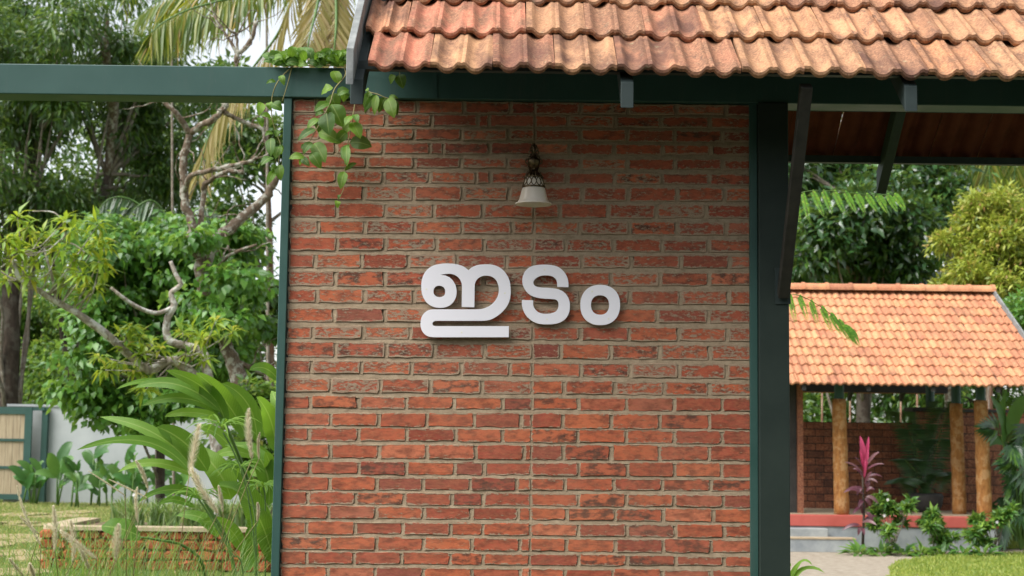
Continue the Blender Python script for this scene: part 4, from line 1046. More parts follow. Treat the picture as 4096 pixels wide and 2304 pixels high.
# pruned tree with grey lichen bark
T4 = 22.5
t = tree('pruned_tree', 'leaning pruned tree with lichen-spotted bark and cut bare limbs', None, gnd(1010, T4))
trunk_obj(t, [(1020, 2190, T4, 40), (1000, 1800, T4, 37), (962, 1545, T4, 35), (925, 1430, T4, 28), (890, 1350, T4, 25), (850, 1260, T4, 25), (826, 1200, T4, 25), (812, 1120, T4, 26), (800, 1060, T4, 25)], M['bark_grey'], 12, .10, ground=True)
for pts in (
  [(800, 1075, T4, 30), (795, 1020, T4, 26), (758, 985, T4, 24), (768, 890, T4, 24), (740, 830, T4, 22), (737, 760, T4, 19), (733, 690, T4, 20), (738, 620, T4, 19), (757, 530, T4, 18)],
  [(757, 535, T4, 18), (728, 485, T4-.1, 15), (695, 440, T4-.2, 13), (655, 405, T4-.2, 11), (625, 330, T4-.3, 9)],
  [(757, 535, T4, 18), (800, 503, T4-.1, 17), (850, 480, T4-.2, 16), (890, 440, T4-.2, 16), (910, 390, T4-.2, 15), (945, 270, T4-.2, 14), (950, 215, T4-.2, 13), (975, 200, T4-.2, 12), (1008, 150, T4-.2, 11), (1025, 85, T4-.2, 10)],
  [(950, 225, T4-.2, 10), (935, 190, T4-.2, 8), (905, 140, T4-.2, 7), (888, 118, T4-.2, 6)],
  [(950, 225, T4-.2, 8), (948, 160, T4-.2, 7), (947, 135, T4-.2, 6)],
  [(895, 450, T4-.2, 14), (940, 470, T4-.1, 11), (990, 495, T4, 11), (1050, 515, T4, 10), (1060, 560, T4, 9), (1085, 600, T4, 7)],
  [(735, 775, T4, 14), (755, 720, T4-.2, 14), (790, 692, T4-.3, 13), (850, 682, T4-.4, 12), (910, 668, T4-.4, 12), (960, 655, T4-.4, 11), (1010, 642, T4-.4, 10), (1020, 625, T4-.4, 8)],
  [(790, 985, T4, 16), (800, 900, T4+.1, 14), (812, 800, T4+.2, 13), (818, 745, T4+.2, 16), (840, 725, T4+.1, 12), (870, 700, T4, 11), (930, 685, T4-.1, 12), (975, 690, T4-.1, 12)],
  [(815, 1130, T4, 26), (840, 1020, T4+.1, 25), (880, 945, T4+.2, 27), (930, 905, T4+.3, 27), (985, 855, T4+.4, 25), (1060, 790, T4+.5, 22), (1095, 730, T4+.5, 20), (1160, 640, T4+.5, 16)],
  [(850, 1090, T4, 11), (880, 1060, T4-.1, 10), (911, 1026, T4-.2, 9), (965, 1000, T4-.2, 8), (1027, 979, T4-.2, 6)],
  [(955, 1450, T4, 14), (1000, 1470, T4+.1, 12), (1060, 1490, T4+.2, 12), (1130, 1480, T4+.3, 10)]):
    P = trunk_obj(t, [(a, b, c, d*.82) for a, b, c, d in pts], M['bark_grey'], 9, .14, 'limb')
    for j in range(5):
        q = P[rng.integers(len(P)//3, len(P))]; e = q
        pts2 = [q]
        dv = V(rng.uniform(-1, 1), rng.uniform(-.4, .4), rng.uniform(-.2, .9)).normalized()
        for k in range(5):
            dv = (dv+Vector(rng.normal(size=3))*.35).normalized(); e = e+dv*rng.uniform(.08, .2); pts2.append(e)
        MB().tube(pts2, [.014, .012, .010, .008, .006, .003], 5).build('twig', M['bark_grey'], t, True)

# heart-leaved tree
HD = 25
t = tree('heart_leaved_tree', 'rounded tree with drooping heart-shaped leaves hanging before the grey wall', None, gnd(640, HD))
P = trunk_obj(t, [(640, 2130, HD, 15), (640, 1700, HD, 14), (650, 1400, HD, 12), (660, 1150, HD, 9), (650, 980, HD, 6)], M['bark_dark'], ground=True)
o, C = crown('crown', [(640, 1010, HD, 250, 110, 1.3, 52), (560, 1150, HD, 190, 130, 1.2, 34), (820, 1120, HD+.6, 170, 150, 1, 26), (1000, 1220, HD+.6, 130, 110, 1, 20), (480, 1340, HD-.3, 140, 170, 1, 30), (430, 1540, HD-.5, 90, 120, .7, 15), (980, 1380, HD+1, 120, 140, 1, 15), (640, 1330, HD+.6, 130, 160, .8, 22), (700, 1600, HD-.4, 130, 90, .6, 15), (880, 940, HD+.5, 110, 50, .8, 9), (340, 1600, HD-.5, 35, 90, .4, 6), (780, 1200, HD-2.9, 70, 60, .3, 3), (860, 1230, HD-2.9, 70, 80, .3, 5), (940, 1130, HD-2.7, 80, 60, .3, 4), (720, 960, HD-2.8, 80, 40, .3, 3), (900, 1000, HD+.5, 120, 60, .8, 8), (500, 1010, HD-.4, 130, 70, .8, 8), (520, 930, HD, 120, 60, .8, 6), (400, 1060, HD, 90, 90, .8, 7), (740, 900, HD, 60, 40, .6, 4), (600, 1690, HD-.5, 90, 60, .4, 6)], .155, .115, M['lf_heart'], t, 74, .50, .85, 40, False, .18, .42); stuff(o)
limbs('branches', P, C, M['twig'], t, 34, .03, 40)

# young mango with bare crooked limbs
MD = 19.5
M['bark_pale'] = bark_mat('pale_lichen_bark', (.16, .13, .10), (.42, .37, .31), (.58, .57, .52), .9, 8)
t = tree('young_mango_tree', 'young mango tree with pale crooked bare limbs and yellow-green leaf whorls', None, gnd(850, MD))
trunk_obj(t, [(880, 2230, MD, 24), (870, 1900, MD, 23), (850, 1620, MD, 22), (828, 1490, MD, 20), (817, 1420, MD, 18), (773, 1391, MD, 17), (720, 1378, MD, 16), (679, 1363, MD, 16), (665, 1325, MD, 15), (671, 1269, MD, 14), (695, 1228, MD, 14), (684, 1178, MD, 11), (695, 1162, MD, 11), (723, 1137, MD, 10), (703, 1098, MD, 9), (682, 1045, MD, 8)], M['bark_pale'], 9, .06, ground=True)
wb = [(840, 1560, MD, 18), (700, 1445, MD-.1, 20), (607, 1480, MD-.2, 19), (557, 1455, MD-.3, 15), (430, 1341, MD-.5, 17), (309, 1253, MD-.7, 15), (221, 1203, MD-.8, 13), (88, 1120, MD-1, 10), (62, 1075, MD-1, 8), (48, 1030, MD-1, 6)]
PW = trunk_obj(t, wb, M['bark_pale'], 9, .06, 'limb')
for pts in ([(693, 1228, MD, 10), (629, 1253, MD-.1, 9), (552, 1231, MD-.2, 9), (486, 1186, MD-.3, 8), (444, 1150, MD-.3, 6)],
            [(225, 1203, MD-.8, 8), (215, 1131, MD-.9, 7), (195, 1060, MD-1, 6), (177, 993, MD-1, 5)],
            [(177, 993, MD-1, 4), (250, 960, MD-1, 4), (260, 900, MD-1, 4), (215, 850, MD-1, 3), (130, 845, MD-1, 2)],
            [(88, 1120, MD-1, 5), (40, 1110, MD-1, 4), (-30, 1060, MD-1, 4)], [(250, 965, MD-1, 3), (300, 980, MD-1, 3), (340, 1010, MD-1.1, 2)]):
    trunk_obj(t, pts, M['bark_pale'], 7, .06, 'limb')
wh = [(x, y, MD-1+rng.uniform(-.4, .4)) for x, y in ((70,870),(110,910),(170,935),(60,960),(20,960),(130,985),(200,960),(260,885),(285,920),(390,900),(400,960),(420,985),(240,1000),(80,1010),(10,1040),(150,1040),(60,1060),(300,1040),(340,1000),(400,1050),(420,1090),(200,1090),(30,1120),(120,1110),(260,1120),(330,1100),(-40,1000),(-60,1080),(-30,920),(380,1150),(320,1180))]
wh += [(x, y, MD-.2+rng.uniform(-.4, .3)) for x, y in ((480,1340),(520,1310),(560,1350),(600,1370),(640,1400),(500,1390),(570,1420),(730,1330),(770,1330),(800,1350),(840,1340),(760,1420),(820,1440),(930,1330),(540,1480),(600,1520),(470,1450),(420,1480),(860,1290),(400,1430),(580,1560))]
for (x, y, Y) in wh:
    c = np.array(at(x, y, Y)); n_ = 20
    u = rng.normal(size=(n_, 3)); u /= np.linalg.norm(u, axis=1, keepdims=True)
    D = u*np.array([1, 1, .55]) + np.array([0, 0, .05])
    leaf_cloud('leaf_whorl', np.tile(c, (n_, 1))+u*.02, D, np.tile([[0, -.2, 1.]], (n_, 1)) + rng.normal(size=(n_, 3))*.2, .22*(.6+.6*rng.random(n_)), .055*(.8+.4*rng.random(n_)), M['lf_young'], t, curl=.35)
for (x, y, Y) in wh:
    c = at(x, y, Y); a = min(PW, key=lambda p: (p-c).length) if Y < MD-.55 else at(700, 1440, MD-.1)
    m_ = a.lerp(c, .5)+V(rng.uniform(-.1, .1), 0, -.08); MB().tube([a, m_, c], [.014, .009, .004], 5).build('twig', M['bark_pale'], t, True)

# understory behind the compound wall
for i, (bl, lab) in enumerate((([(120, 1330, 45, 260, 190, 2, 34), (330, 1450, 44, 160, 180, 2, 24), (100, 1540, 43, 200, 120, 1.5, 22), (-150, 1300, 45, 160, 300, 2, 18), (230, 1180, 46, 300, 130, 2, 26)], 'sunlit light green thicket behind the compound wall near the gate'), ([(560, 1400, 46, 200, 240, 2, 34), (800, 1300, 46, 200, 260, 2, 34), (1020, 1450, 44, 180, 170, 2, 28), (660, 1080, 47, 260, 160, 2, 26)], 'shaded green thicket behind the compound wall and pruned tree'))):
    t = thing('garden_thicket', lab, 'bush', gnd(bl[0][0], bl[0][2]))
    o, C = crown('foliage', bl, .24, .10, M['lf_back'], t, 120, .75, .4, 60+i); stuff(o)
    limbs('stems', [gnd(bl[0][0]+d_, bl[0][2]) for d_ in (0, 60, -60)], C, M['bark_dark'], t, 24, .08, 60+i)
# small plants at the base of the pruned tree
t = thing('ground_shrub', 'loose green shrub under the pruned tree beside the ginger clump', 'bush', gnd(1050, 20))
o, C = crown('foliage', [(1060, 1640, 20, 110, 150, .5, 16), (1060, 1850, 20, 120, 130, .5, 14), (940, 1760, 20, 120, 110, .5, 10)], .13, .06, M['lf_back'], t, 80, .28, .3, 71); stuff(o)
limbs('stems', [gnd(1050, 20)], C, M['twig'], t, 14, .02, 71)

# ================================================================ coconut palms
def palm_frond(parent, pts, ll, mat, n=70, w=.045, hang=.9, name='frond', dens_side=(1, -1), fwd=.45):
    P, rr = pxpath(pts, 6); b = MB().tube(P, rr, 6); b.build('midrib', M['cane'], parent, True)
    k = len(P); pos = []; D = []; L_ = []
    for i in range(n):
        t = .06+.94*i/n; f = t*(k-1); a = int(min(f, k-2)); p = P[a].lerp(P[a+1], f-a); d = (P[a+1]-P[a]).normalized()
        s_ = d.cross(V(0, -.5, 1)).normalized()
        for sd in dens_side:
            pos.append(p); dd = d*fwd + s_*sd*(1-hang*.45) + V(0, 0, -hang) + Vector(rng.normal(size=3))*.07
            D.append(dd); L_.append(ll*(.45+.75*math.sin(math.pi*(.12+.8*t)))*rng.uniform(.85, 1.1))
    return leaf_cloud(name, np.array(pos), np.array(D), rng.normal(size=(len(pos), 3))*.4+np.array([0, -.8, .4]), np.array(L_), np.full(len(pos), w), mat, parent, curl=.10)
PDp = 24
t = tree('coconut_palm', 'coconut palm with long arching fronds above the green beam and eave', None, gnd(1420, PDp))
trunk_obj(t, [(1420, 2150, PDp, 42), (1400, 1200, PDp, 36), (1370, 400, PDp, 32), (1340, -150, PDp, 28), (1320, -260, PDp, 24)], M['bark_grey'], 12, .03, ground=True)
hub = (1310, -250, PDp)
palm_frond(t, [(*hub, 9), (1150, -130, PDp-.3, 7), (1000, -30, PDp-.6, 6), (870, 5, PDp-.9, 5), (750, 40, PDp-1.1, 4), (660, 85, PDp-1.3, 3), (605, 130, PDp-1.4, 2)], .85, M['frond'], 110, .05, .95)
palm_frond(t, [(*hub, 9), (1180, -190, PDp-.2, 7), (1040, -120, PDp, 6), (900, -60, PDp+.1, 5), (760, -40, PDp+.3, 4), (640, 0, PDp+.4, 3), (560, 60, PDp+.5, 2)], .7, M['frond'], 90, .05, .8)
palm_frond(t, [(*hub, 9), (1290, -90, PDp-.4, 7), (1265, 40, PDp-.6, 6), (1240, 140, PDp-.7, 4), (1232, 190, PDp-.7, 3), (1228, 240, PDp-.7, 2)], .75, M['frond_dry'], 90, .05, .75)
palm_frond(t, [(*hub, 9), (1340, -40, PDp-.4, 7), (1345, 80, PDp-.6, 6), (1340, 160, PDp-.7, 4), (1335, 230, PDp-.7, 2)], .7, M['frond_dry'], 70, .05, .7)
palm_frond(t, [(*hub, 9), (1190, -60, PDp+1, 7), (1120, 120, PDp+1.4, 6), (1020, 260, PDp+1.6, 5), (900, 420, PDp+1.8, 4), (830, 560, PDp+1.9, 3), (790, 720, PDp+1.9, 2)], .9, M['frond_dry'], 70, .045, .95)
palm_frond(t, [(*hub, 9), (1450, -200, PDp-.3, 7), (1560, -60, PDp-.4, 5), (1640, 120, PDp-.5, 3)], 1.1, M['frond'], 70, .05, .9)
palm_frond(t, [(*hub, 9), (1330, -420, PDp-.3, 7), (1250, -520, PDp-.4, 5), (1100, -480, PDp-.5, 3), (980, -380, PDp-.5, 3)], 1.1, M['frond'], 70, .05, .9)
t = tree('young_coconut_palm', 'dark low coconut palm fronds behind the heart-leaved tree', None, gnd(640, 29))
trunk_obj(t, [(640, 2070, 29, 20), (640, 1500, 29, 19), (640, 1100, 29, 16)], M['bark_dark'], ground=True)
for pts in ([(640, 1100, 29, 6), (630, 950, 28.6, 5), (580, 840, 28.4, 4), (500, 790, 28.3, 3), (430, 800, 28.2, 2), (380, 860, 28.2, 2)], [(640, 1100, 29, 6), (670, 960, 28.8, 5), (660, 860, 28.6, 4), (600, 800, 28.4, 3), (520, 850, 28.3, 2)], [(640, 1100, 29, 6), (700, 930, 29, 5), (800, 830, 29, 4), (880, 860, 29, 2)]):
    palm_frond(t, pts, .9, M['frond_dark'], 60, .045, .9)

# ================================================================ pavilion
PVY = 22.75; FZ = onz(3500, 2062, 0).z; FZ = at(3500, 2062, PVY).z
PVX0, PVX1 = 2.4, at(3990, 2060, PVY).x
pav = thing('garden_pavilion', 'open pavilion with an orange clay tile roof on coconut trunk posts and a red plinth', 'pavilion', ((PVX0+PVX1)/2, PVY+2.5, 0))
zr = at(3500, 2108, PVY).z
MB().box((PVX0, PVY, 0), (PVX1, PVY+5.6, zr)).build('plinth_base', M['grey_stone'], pav)
MB().box((PVX0-.02, PVY-.025, zr), (PVX1+.02, PVY+5.62, FZ)).build('plinth_band', M['red'], pav, False, .012)
MB().box((PVX0+.02, PVY+.12, FZ), (PVX1-.02, PVY+5.5, FZ+.004)).build('floor_finish', M['coping'], pav)
sx1 = at(3418, 2180, 22.3).x; sx2 = at(3312, 2130, 22.5).x
sz1 = at(3300, 2157, 22.25).z
MB().box((PVX0+.3, 22.22, 0), (sx1, PVY, sz1)).build('step', M['grey_stone'], pav, False, .01)
MB().box((PVX0+.3, 22.21, sz1), (sx1+.01, 22.5, sz1+.02)).build('step_nosing', M['coping'], pav)
MB().box((PVX0+.3, 22.49, sz1), (sx2, PVY-.026, zr-.02)).build('step', M['grey_stone'], pav, False, .01)
TH2 = math.radians(30); E2Y = 22.2; E2Z = at(3600, 1531, E2Y).z; R2Y = E2Y+2.85; VX2 = 7.96; G2 = .3; PT2 = .236
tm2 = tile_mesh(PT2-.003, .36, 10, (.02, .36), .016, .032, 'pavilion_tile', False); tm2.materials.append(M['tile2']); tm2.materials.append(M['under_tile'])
tilt2 = math.asin(.024/G2); slope2 = 2.85/math.cos(TH2); nr2 = 11; G2 = slope2/nr2*1.0
for k in range(nr2):
    n_ = 23
    for i in range(n_):
        x = VX2-(i+1)*PT2 - (PT2*.5 if k % 2 else 0)
        Mx = roof_M(x, k, 0, TH2, E2Y, E2Z, G2, tilt2) @ Matrix.Translation((rb.uniform(-.002, .002), rb.uniform(-.006, .006), rb.uniform(-.001, .004))) @ Matrix.Rotation(rb.uniform(-.012, .012), 4, 'Z')
        obj('roof_tile', tm2, None, pav, Mx)
    if k % 2:
        Mx = roof_M(VX2-PT2*.5, k, 0, TH2, E2Y, E2Z, G2, tilt2) @ Matrix.Diagonal((.5, 1, 1, 1)); obj('roof_tile', tm2, None, pav, Mx)
# rear slope, joined (never faces this way)
rs = MB(); c_, s_ = math.cos(TH2), math.sin(TH2); E2R = 2*R2Y-E2Y
for k in range(nr2):
    y0 = E2R-k*G2*c_; z0 = E2Z+k*G2*s_
    rs.add([(PVX0-.3, y0, z0+.02), (VX2, y0, z0+.02), (VX2, y0-G2*1.1*c_, z0+G2*1.1*s_), (PVX0-.3, y0-G2*1.1*c_, z0+G2*1.1*s_)], [(0, 1, 2, 3)])
rs.build('rear_tiles', M['tile2'], pav)
z2r = E2Z+2.85*math.tan(TH2); x = VX2+.02; x_ = 0
while x > PVX0-.3:
    b = halftube(MB(), x-.395, x+.012, R2Y, z2r-.015, .115, 8); halftube(b, x-.03, x+.02, R2Y, z2r-.012, .128, 8)
    b.build('ridge_tile', M['tile2'], pav); x -= .393
b = MB(); vs = []
for xx in (VX2+.002, VX2+.03):
    for yy, zz in ((E2Y-.03, E2Z), (R2Y, z2r)): vs += [(xx, yy, zz-.09), (xx, yy, zz+.07)]
b.add(vs, [(0, 1, 3, 2), (4, 6, 7, 5), (0, 4, 5, 1), (2, 3, 7, 6), (0, 2, 6, 4), (1, 5, 7, 3)]).build('verge_board', M['barge'], pav)
for xx in np.arange(PVX0, VX2, .95):
    for sd in (0, 1):
        b = MB(); vs = []
        ye = E2Y+.06 if sd == 0 else E2R-.06
        for x3 in (xx-.03, xx+.03):
            for yy in (ye, R2Y):
                zz = E2Z+(2.85-abs(yy-R2Y))*math.tan(TH2)-.04; vs += [(x3, yy, zz-.12), (x3, yy, zz)]
        b.add(vs, [(0, 1, 3, 2), (4, 6, 7, 5), (0, 4, 5, 1), (2, 3, 7, 6), (0, 2, 6, 4), (1, 5, 7, 3)]).build('rafter', M['dark_under'], pav)
for yy, dz in ((PVY+.15, .12), (R2Y+2.3, .12)):
    zz = E2Z+(2.85-abs(yy-R2Y))*math.tan(TH2)-.16
    MB().box((PVX0, yy-.05, zz-.14), (VX2-.1, yy+.05, zz)).build('wall_plate', M['dark_under'], pav)
def coco_post(px_, wpx, ytop, Y):
    p = at(px_, 1900, Y); zt = at(px_, ytop, Y).z; r = wpx/2*mpp(Y)
    P = []; rr = []
    for i in range(18):
        t = i/17; P.append(V(p.x+.004*math.sin(i*1.7+px_)-.03*t, Y, lerp(FZ-.005, zt, t))); rr.append(r*(1.06-.1*t+.016*math.sin(i*2.1+px_)))
    tp_ = MB().tube(P, rr, 16).build('trunk_post', M['trunkcol'], pav, True)
    MB().tube([P[-1]-V(0, 0, .03), V(P[-1].x, Y, E2Z+(2.85-abs(Y-R2Y))*math.tan(TH2)-.1)], .075, 12).build('post_sleeve', M['green'], tp_)
for a in ((3366, 58, 1596, 22.95), (3836, 52, 1614, 23.5), (3936, 56, 1602, 22.95)): coco_post(*a)
# earth block wall at the back
BY = 24.9; bz0 = FZ; bz1 = at(3400, 1689, BY).z; bx0 = at(3196, 1800, BY).x; bx1 = at(3690, 1800, BY).x
hb = (bz1-bz0)/12; wb_ = .275
bw_ = MB().box((bx0, BY+.012, bz0), (bx1, BY+.2, bz1)).build('back_wall', M['dark_under'], pav)
for r_ in range(12):
    x = bx0 - (wb_*.5 if r_ % 2 else 0)
    while x < bx1:
        a, c = max(x, bx0), min(x+wb_-.012, bx1)
        if c-a > .03: MB().box((a, BY+rb.uniform(-.003, .003), bz0+r_*hb+.004), (c, BY+.05, bz0+(r_+1)*hb-.008)).build('wall_block', M['block'], bw_)
        x += wb_
px0, px1 = at(3668, 1800, BY-.3).x, at(3800, 1800, BY-.3).x; pz1 = at(3730, 1645, BY-.3).z
pc_ = MB().box((px0+.01, BY-.28, bz0), (px1, BY+.1, pz1)).build('pier', M['dark_under'], pav)
for r_ in range(14):
    hh = (pz1-bz0)/14; x = px0 - (wb_*.5 if r_ % 2 else 0)
    while x < px1:
        a, c = max(x, px0), min(x+wb_-.012, px1)
        if c-a > .03: MB().box((a, BY-.3, bz0+r_*hh+.004), (c, BY-.25, bz0+(r_+1)*hh-.008)).build('wall_block', M['block'], pc_)
        x += wb_
MB().box((px0-.08, BY-.36, pz1), (px1+.08, BY+.15, pz1+.06)).build('pier_cap', M['dark_under'], pc_)
zz = E2Z+(2.85-abs(BY-.1-R2Y))*math.tan(TH2)-.1
MB().tube([(px0+.28, BY-.1, pz1+.05), (px0+.28, BY-.1, zz)], .07, 10).build('pier_post', M['green'], pav)
ax0, ax1 = at(3188, 1800, 23.2).x, at(3211, 1800, 23.2).x
MB().box((ax0, 23.15, FZ), (ax1, 23.4, at(3200, 1540, 23.2).z)).build('jamb', M['block'], pav)
MB().box((ax0-1.6, 23.2, FZ), (ax0-.005, 23.3, at(3200, 1540, 23.2).z)).build('door_leaf', M['dark_under'], pav)
# garden wall running on behind the palms
gw = thing('red_garden_wall', 'red brick garden wall behind the leafy plants beside the pavilion', 'wall', (9.3, 26.4, 0))
wx0, wx1, wzt2 = at(3800, 1800, 26.4).x, 12.5, at(3950, 1650, 26.4).z
MB().box((wx0, 26.41, 0), (wx1, 26.6, wzt2)).build('wall_core', M['dark_under'], gw)
k = 0; z = .3
while z < wzt2-.05:
    x = wx0-(.15 if k % 2 else 0)
    while x < 10.2:
        MB().box((max(x, wx0), 26.395+rb.uniform(0, .005), z), (x+.288, 26.42, z+.135)).build('wall_block', M['block'], gw); x += .3
    z += .147; k += 1
MB().box((wx0, 26.36, wzt2), (wx1, 26.64, wzt2+.05)).build('wall_cap', M['dark_under'], gw)
for i, px_ in enumerate((3285, 3398, 3602, 3668)):
    Y = 28.3+.3*i; p = gnd(px_, Y)
    st = thing('fence_stake', 'thin wooden stake standing behind the pavilion block wall', 'stake', p, 'stakes behind the pavilion')
    MB().tube([p, V(p.x+.02, Y, 1.4), V(p.x+.03, Y, at(px_, 1560, Y).z)], [.024, .022, .018], 7).build('stake_pole', M['bark_brown'], st, True)

# ================================================================ planting by the pavilion
def canopy_plant(name, label, cat, base, blobs, leaf, wid, mat, per, cr, droop, seed, whorl=False, k=12, r0=.012, group=None):
    t = thing(name, label, cat, base, group)
    o, C = crown('foliage', blobs, leaf, wid, mat, t, per, cr, droop, seed, whorl); stuff(o)
    limbs('stems', [base, base+V(.05, 0, .12)], C, M['twig'], t, k, r0, seed)
    return t
SY = 22.0
shr = [(3555, [(3540, 1985, SY, 36, 28, .15, 4), (3560, 2060, SY, 75, 50, .25, 9), (3610, 2020, SY, 45, 45, .2, 6), (3520, 2110, SY-.1, 70, 40, .3, 8)], 'tall green shrub with pale flowers next to the purple cordyline'),
       (3745, [(3750, 2080, SY, 55, 45, .25, 9), (3730, 2130, SY-.1, 70, 40, .3, 9), (3800, 2150, SY-.1, 60, 25, .3, 6)], 'rounded light green shrub in the middle of the red plinth'),
       (3960, [(3975, 2090, SY, 50, 48, .25, 8), (3930, 2130, SY, 60, 40, .3, 8), (4030, 2060, SY, 40, 40, .2, 5), (3890, 2150, SY-.1, 50, 30, .3, 5)], 'green shrub with white flowers at the corner post of the pavilion')]
for i, (px_, bl, lab) in enumerate(shr):
    t = canopy_plant('border_shrub', lab, 'shrub', gnd(px_, SY), bl, .13, .05, M['shrub'], 46, .13, .15, 80+i, True, 20, .010, 'shrubs along the pavilion plinth')
    for j in range(1+(i != 1)):
        b_ = bl[j % len(bl)]; p = at(b_[0]+rng.uniform(-30, 30), b_[1]+rng.uniform(-10, 30), SY-.3)
        leaf_cloud('flower', np.tile(np.array(p), (6, 1)), np.array([[math.cos(q), -.3, math.sin(q)] for q in np.linspace(0, 5.2, 6)]), np.tile([[0, -1., .3]], (6, 1)), np.full(6, .027), np.full(6, .017), M['flower'], t)
# low ground cover along the plinth
for i, px_ in enumerate((3440, 3520, 3600, 3680, 3760, 3850, 3930)):
    c = gnd(px_, 21.7+.1*(i % 2))
    t = thing('low_border_plant', ['broad low plant at the end of the grey steps']*1+['broad low leafy plant edging the lawn below the plinth shrubs']*6 and (['broad low leafy plant beside the grey steps'] + ['broad low leafy plant edging the lawn below the plinth shrubs']*6)[i], 'plant', c, 'low plants edging the lawn')
    n_ = 26; u = rng.normal(size=(n_, 3)); u /= np.linalg.norm(u, axis=1, keepdims=True); u[:, 2] = abs(u[:, 2])*.7+.15
    leaf_cloud('leaves', np.tile(np.array(c), (n_, 1))+u*np.array([.12, .1, .05]), u, np.tile([[0, -.3, 1.]], (n_, 1)), .22*(.6+.6*rng.random(n_)), np.full(n_, .075), M['shrub'], t, curl=.3)
# cordyline
cb = gnd(3447, 21.9)
t = thing('cordyline', 'tall cordyline with dark purple leaves and a bright pink crown before the pavilion', 'plant', cb)
ctop = at(3450, 1905, 21.9)
MB().tube([cb, cb.lerp(ctop, .5)+V(.02, 0, 0), ctop], [.022, .018, .012], 7).build('stem', M['bark_dark'], t, True)
def cz(x, y, Y=21.9): return at(3000+x/1.922, 1550+y/1.922, Y)
for (x0, y0, x1, y1, w) in ((875,640,798,535,14),(870,660,725,575,16),(885,610,998,495,22),(885,640,1035,590,16),(870,690,790,625,18),(900,690,1018,690,18),(880,720,985,735,20),(870,780,715,810,26),(860,770,820,830,30),(900,720,905,790,34),(880,830,760,790,26),(890,840,990,900,26),(880,860,930,925,28),(865,900,865,985,40),(890,800,960,790,20),(860,930,790,975,26),(855,1040,975,1060,22),(850,1060,705,1100,24),(855,1080,830,1140,28),(870,1040,980,990,24),(880,740,940,650,18),(870,870,830,930,28),(890,960,950,1060,30),(850,1090,880,1140,26)):
    p0 = cz(x0, y0); p1 = cz(x1, y1, 21.9-rng.uniform(-.12, .25))
    b = MB(); strip_leaf(b, p0, (p0+p1)/2+V(0, -.02, .04), p1, w*1.25/1.922*mpp(21.9), 6, V(rng.uniform(-.4, .4), -1, .7), .2, .03, .7, .8); b.build('leaf', M['cordy'], t, True)
for (x0, y0, x1, y1, w) in ((878,570,846,370,44),(880,560,912,375,30),(882,640,908,450,26),(872,640,842,470,24),(876,700,884,540,22)):
    b = MB(); p0, p1 = cz(x0, y0), cz(x1, y1, 21.85); strip_leaf(b, p0, (p0+p1)/2+V(0, -.03, 0), p1, w/1.922*mpp(21.9), 7, V(0, -1, .3), .3, .02, .7, .8); b.build('leaf', M['cordy_top'], t, True)
p = onz(3508, 2193); b = MB(); strip_leaf(b, p+V(-.06, 0, .02), p+V(0, 0, .06), p+V(.08, -.02, .03), .09, 5, V(0, -1, 1)); tag(b.build('fallen_leaf', M['petal_y']), 'yellow fallen leaf lying on the lawn below the shrubs', 'leaf')
# dark palm in the pavilion corner
c0 = V(at(3700, 1900, 24.0).x, 24.0, FZ)
t = thing('potted_palm', 'dark feathery palm in the shaded corner of the pavilion', 'plant', c0)
MB().lathe([(.02, 0), (.2, 0), (.26, .12), (.28, .26), (.25, .30), (.22, .27), (.01, .25)], c0, 16).build('pot', M['dark_under'], t, True)
for tip in ((3600, 1650), (3640, 1720), (3690, 1700), (3790, 1640), (3760, 1760), (3620, 1840), (3600, 1930), (3800, 1900), (3770, 1610)):
    pt = at(*tip, 23.8); m_ = c0.lerp(pt, .5)+V(0, 0, .25)
    n_ = 26; pp = []; D = []
    for q in np.linspace(.25, 1, n_):
        p = c0*(1-q)**2+(m_*2-(c0+pt)*.5)*2*q*(1-q)+pt*q*q
        for sd in (1, -1): pp.append(p); D.append(V(sd*.8, -.2, -.45)+(pt-c0).normalized()*.5)
    MB().tube([c0+V(0, 0, .22), m_, pt], [.012, .009, .004], 5).build('midrib', M['cane'], t)
    leaf_cloud('frond', np.array(pp), np.array(D), np.tile([[0, -1., .4]], (len(pp), 1)), np.full(len(pp), .30), np.full(len(pp), .028), M['frond_dark'], t)
# split-leaf plants on the right
t = thing('split_leaf_plant', 'large dark split-leaf plant growing beside the pavilion corner', 'plant', gnd(4080, 23.2))
for i in range(34):
    c = at(rng.uniform(3990, 4250), rng.uniform(1680, 2080), 23.2+rng.uniform(-.5, .5)); d = V(rng.uniform(-.7, .4), -.4, rng.uniform(-.9, .1))
    n_ = 15; D = []; pp = []
    for q in range(n_):
        f = q/(n_-1); sd = 1 if q % 2 else -1
        pp.append(c+d*.45*f); D.append(d*(.5+f)+V(d.z*-sd, 0, d.x*sd)*(1-f*.8))
    leaf_cloud('leaf', np.array(pp), np.array(D), np.tile([[0, -1., .5]], (n_, 1)), np.full(n_, .30), np.full(n_, .07), M['lf_gloss'], t, curl=.2)
    b0 = gnd(4080, 23.2); MB().tube([b0, b0.lerp(c, .5)+V(0, 0, .3), c], [.014, .012, .008], 5).build('leaf_stalk', M['cane'], t)
t = thing('banana_plant', 'tall light green banana-like leaves above the split-leaf plant', 'plant', gnd(4060, 24.5))
for (a, m_, e, w) in (((4020, 1780), (4010, 1680), (3960, 1580), 50), ((4040, 1760), (4060, 1650), (4120, 1580), 60), ((4050, 1800), (4120, 1720), (4200, 1760), 60), ((4030, 1790), (3980, 1760), (3930, 1800), 46), ((4020, 1700), (4010, 1630), (4030, 1550), 26)):
    b = MB(); strip_leaf(b, at(*a, 24.5), at(*m_, 24.4), at(*e, 24.3), w*mpp(24.5), 9, V(.3, -1, .6), .2, .05, .7, .8); b.build('leaf', M['canna'], t, True)
    MB().tube([gnd(4060, 24.5), at(*a, 24.5)], [.03, .018], 6).build('leaf_stalk', M['cane'], t)

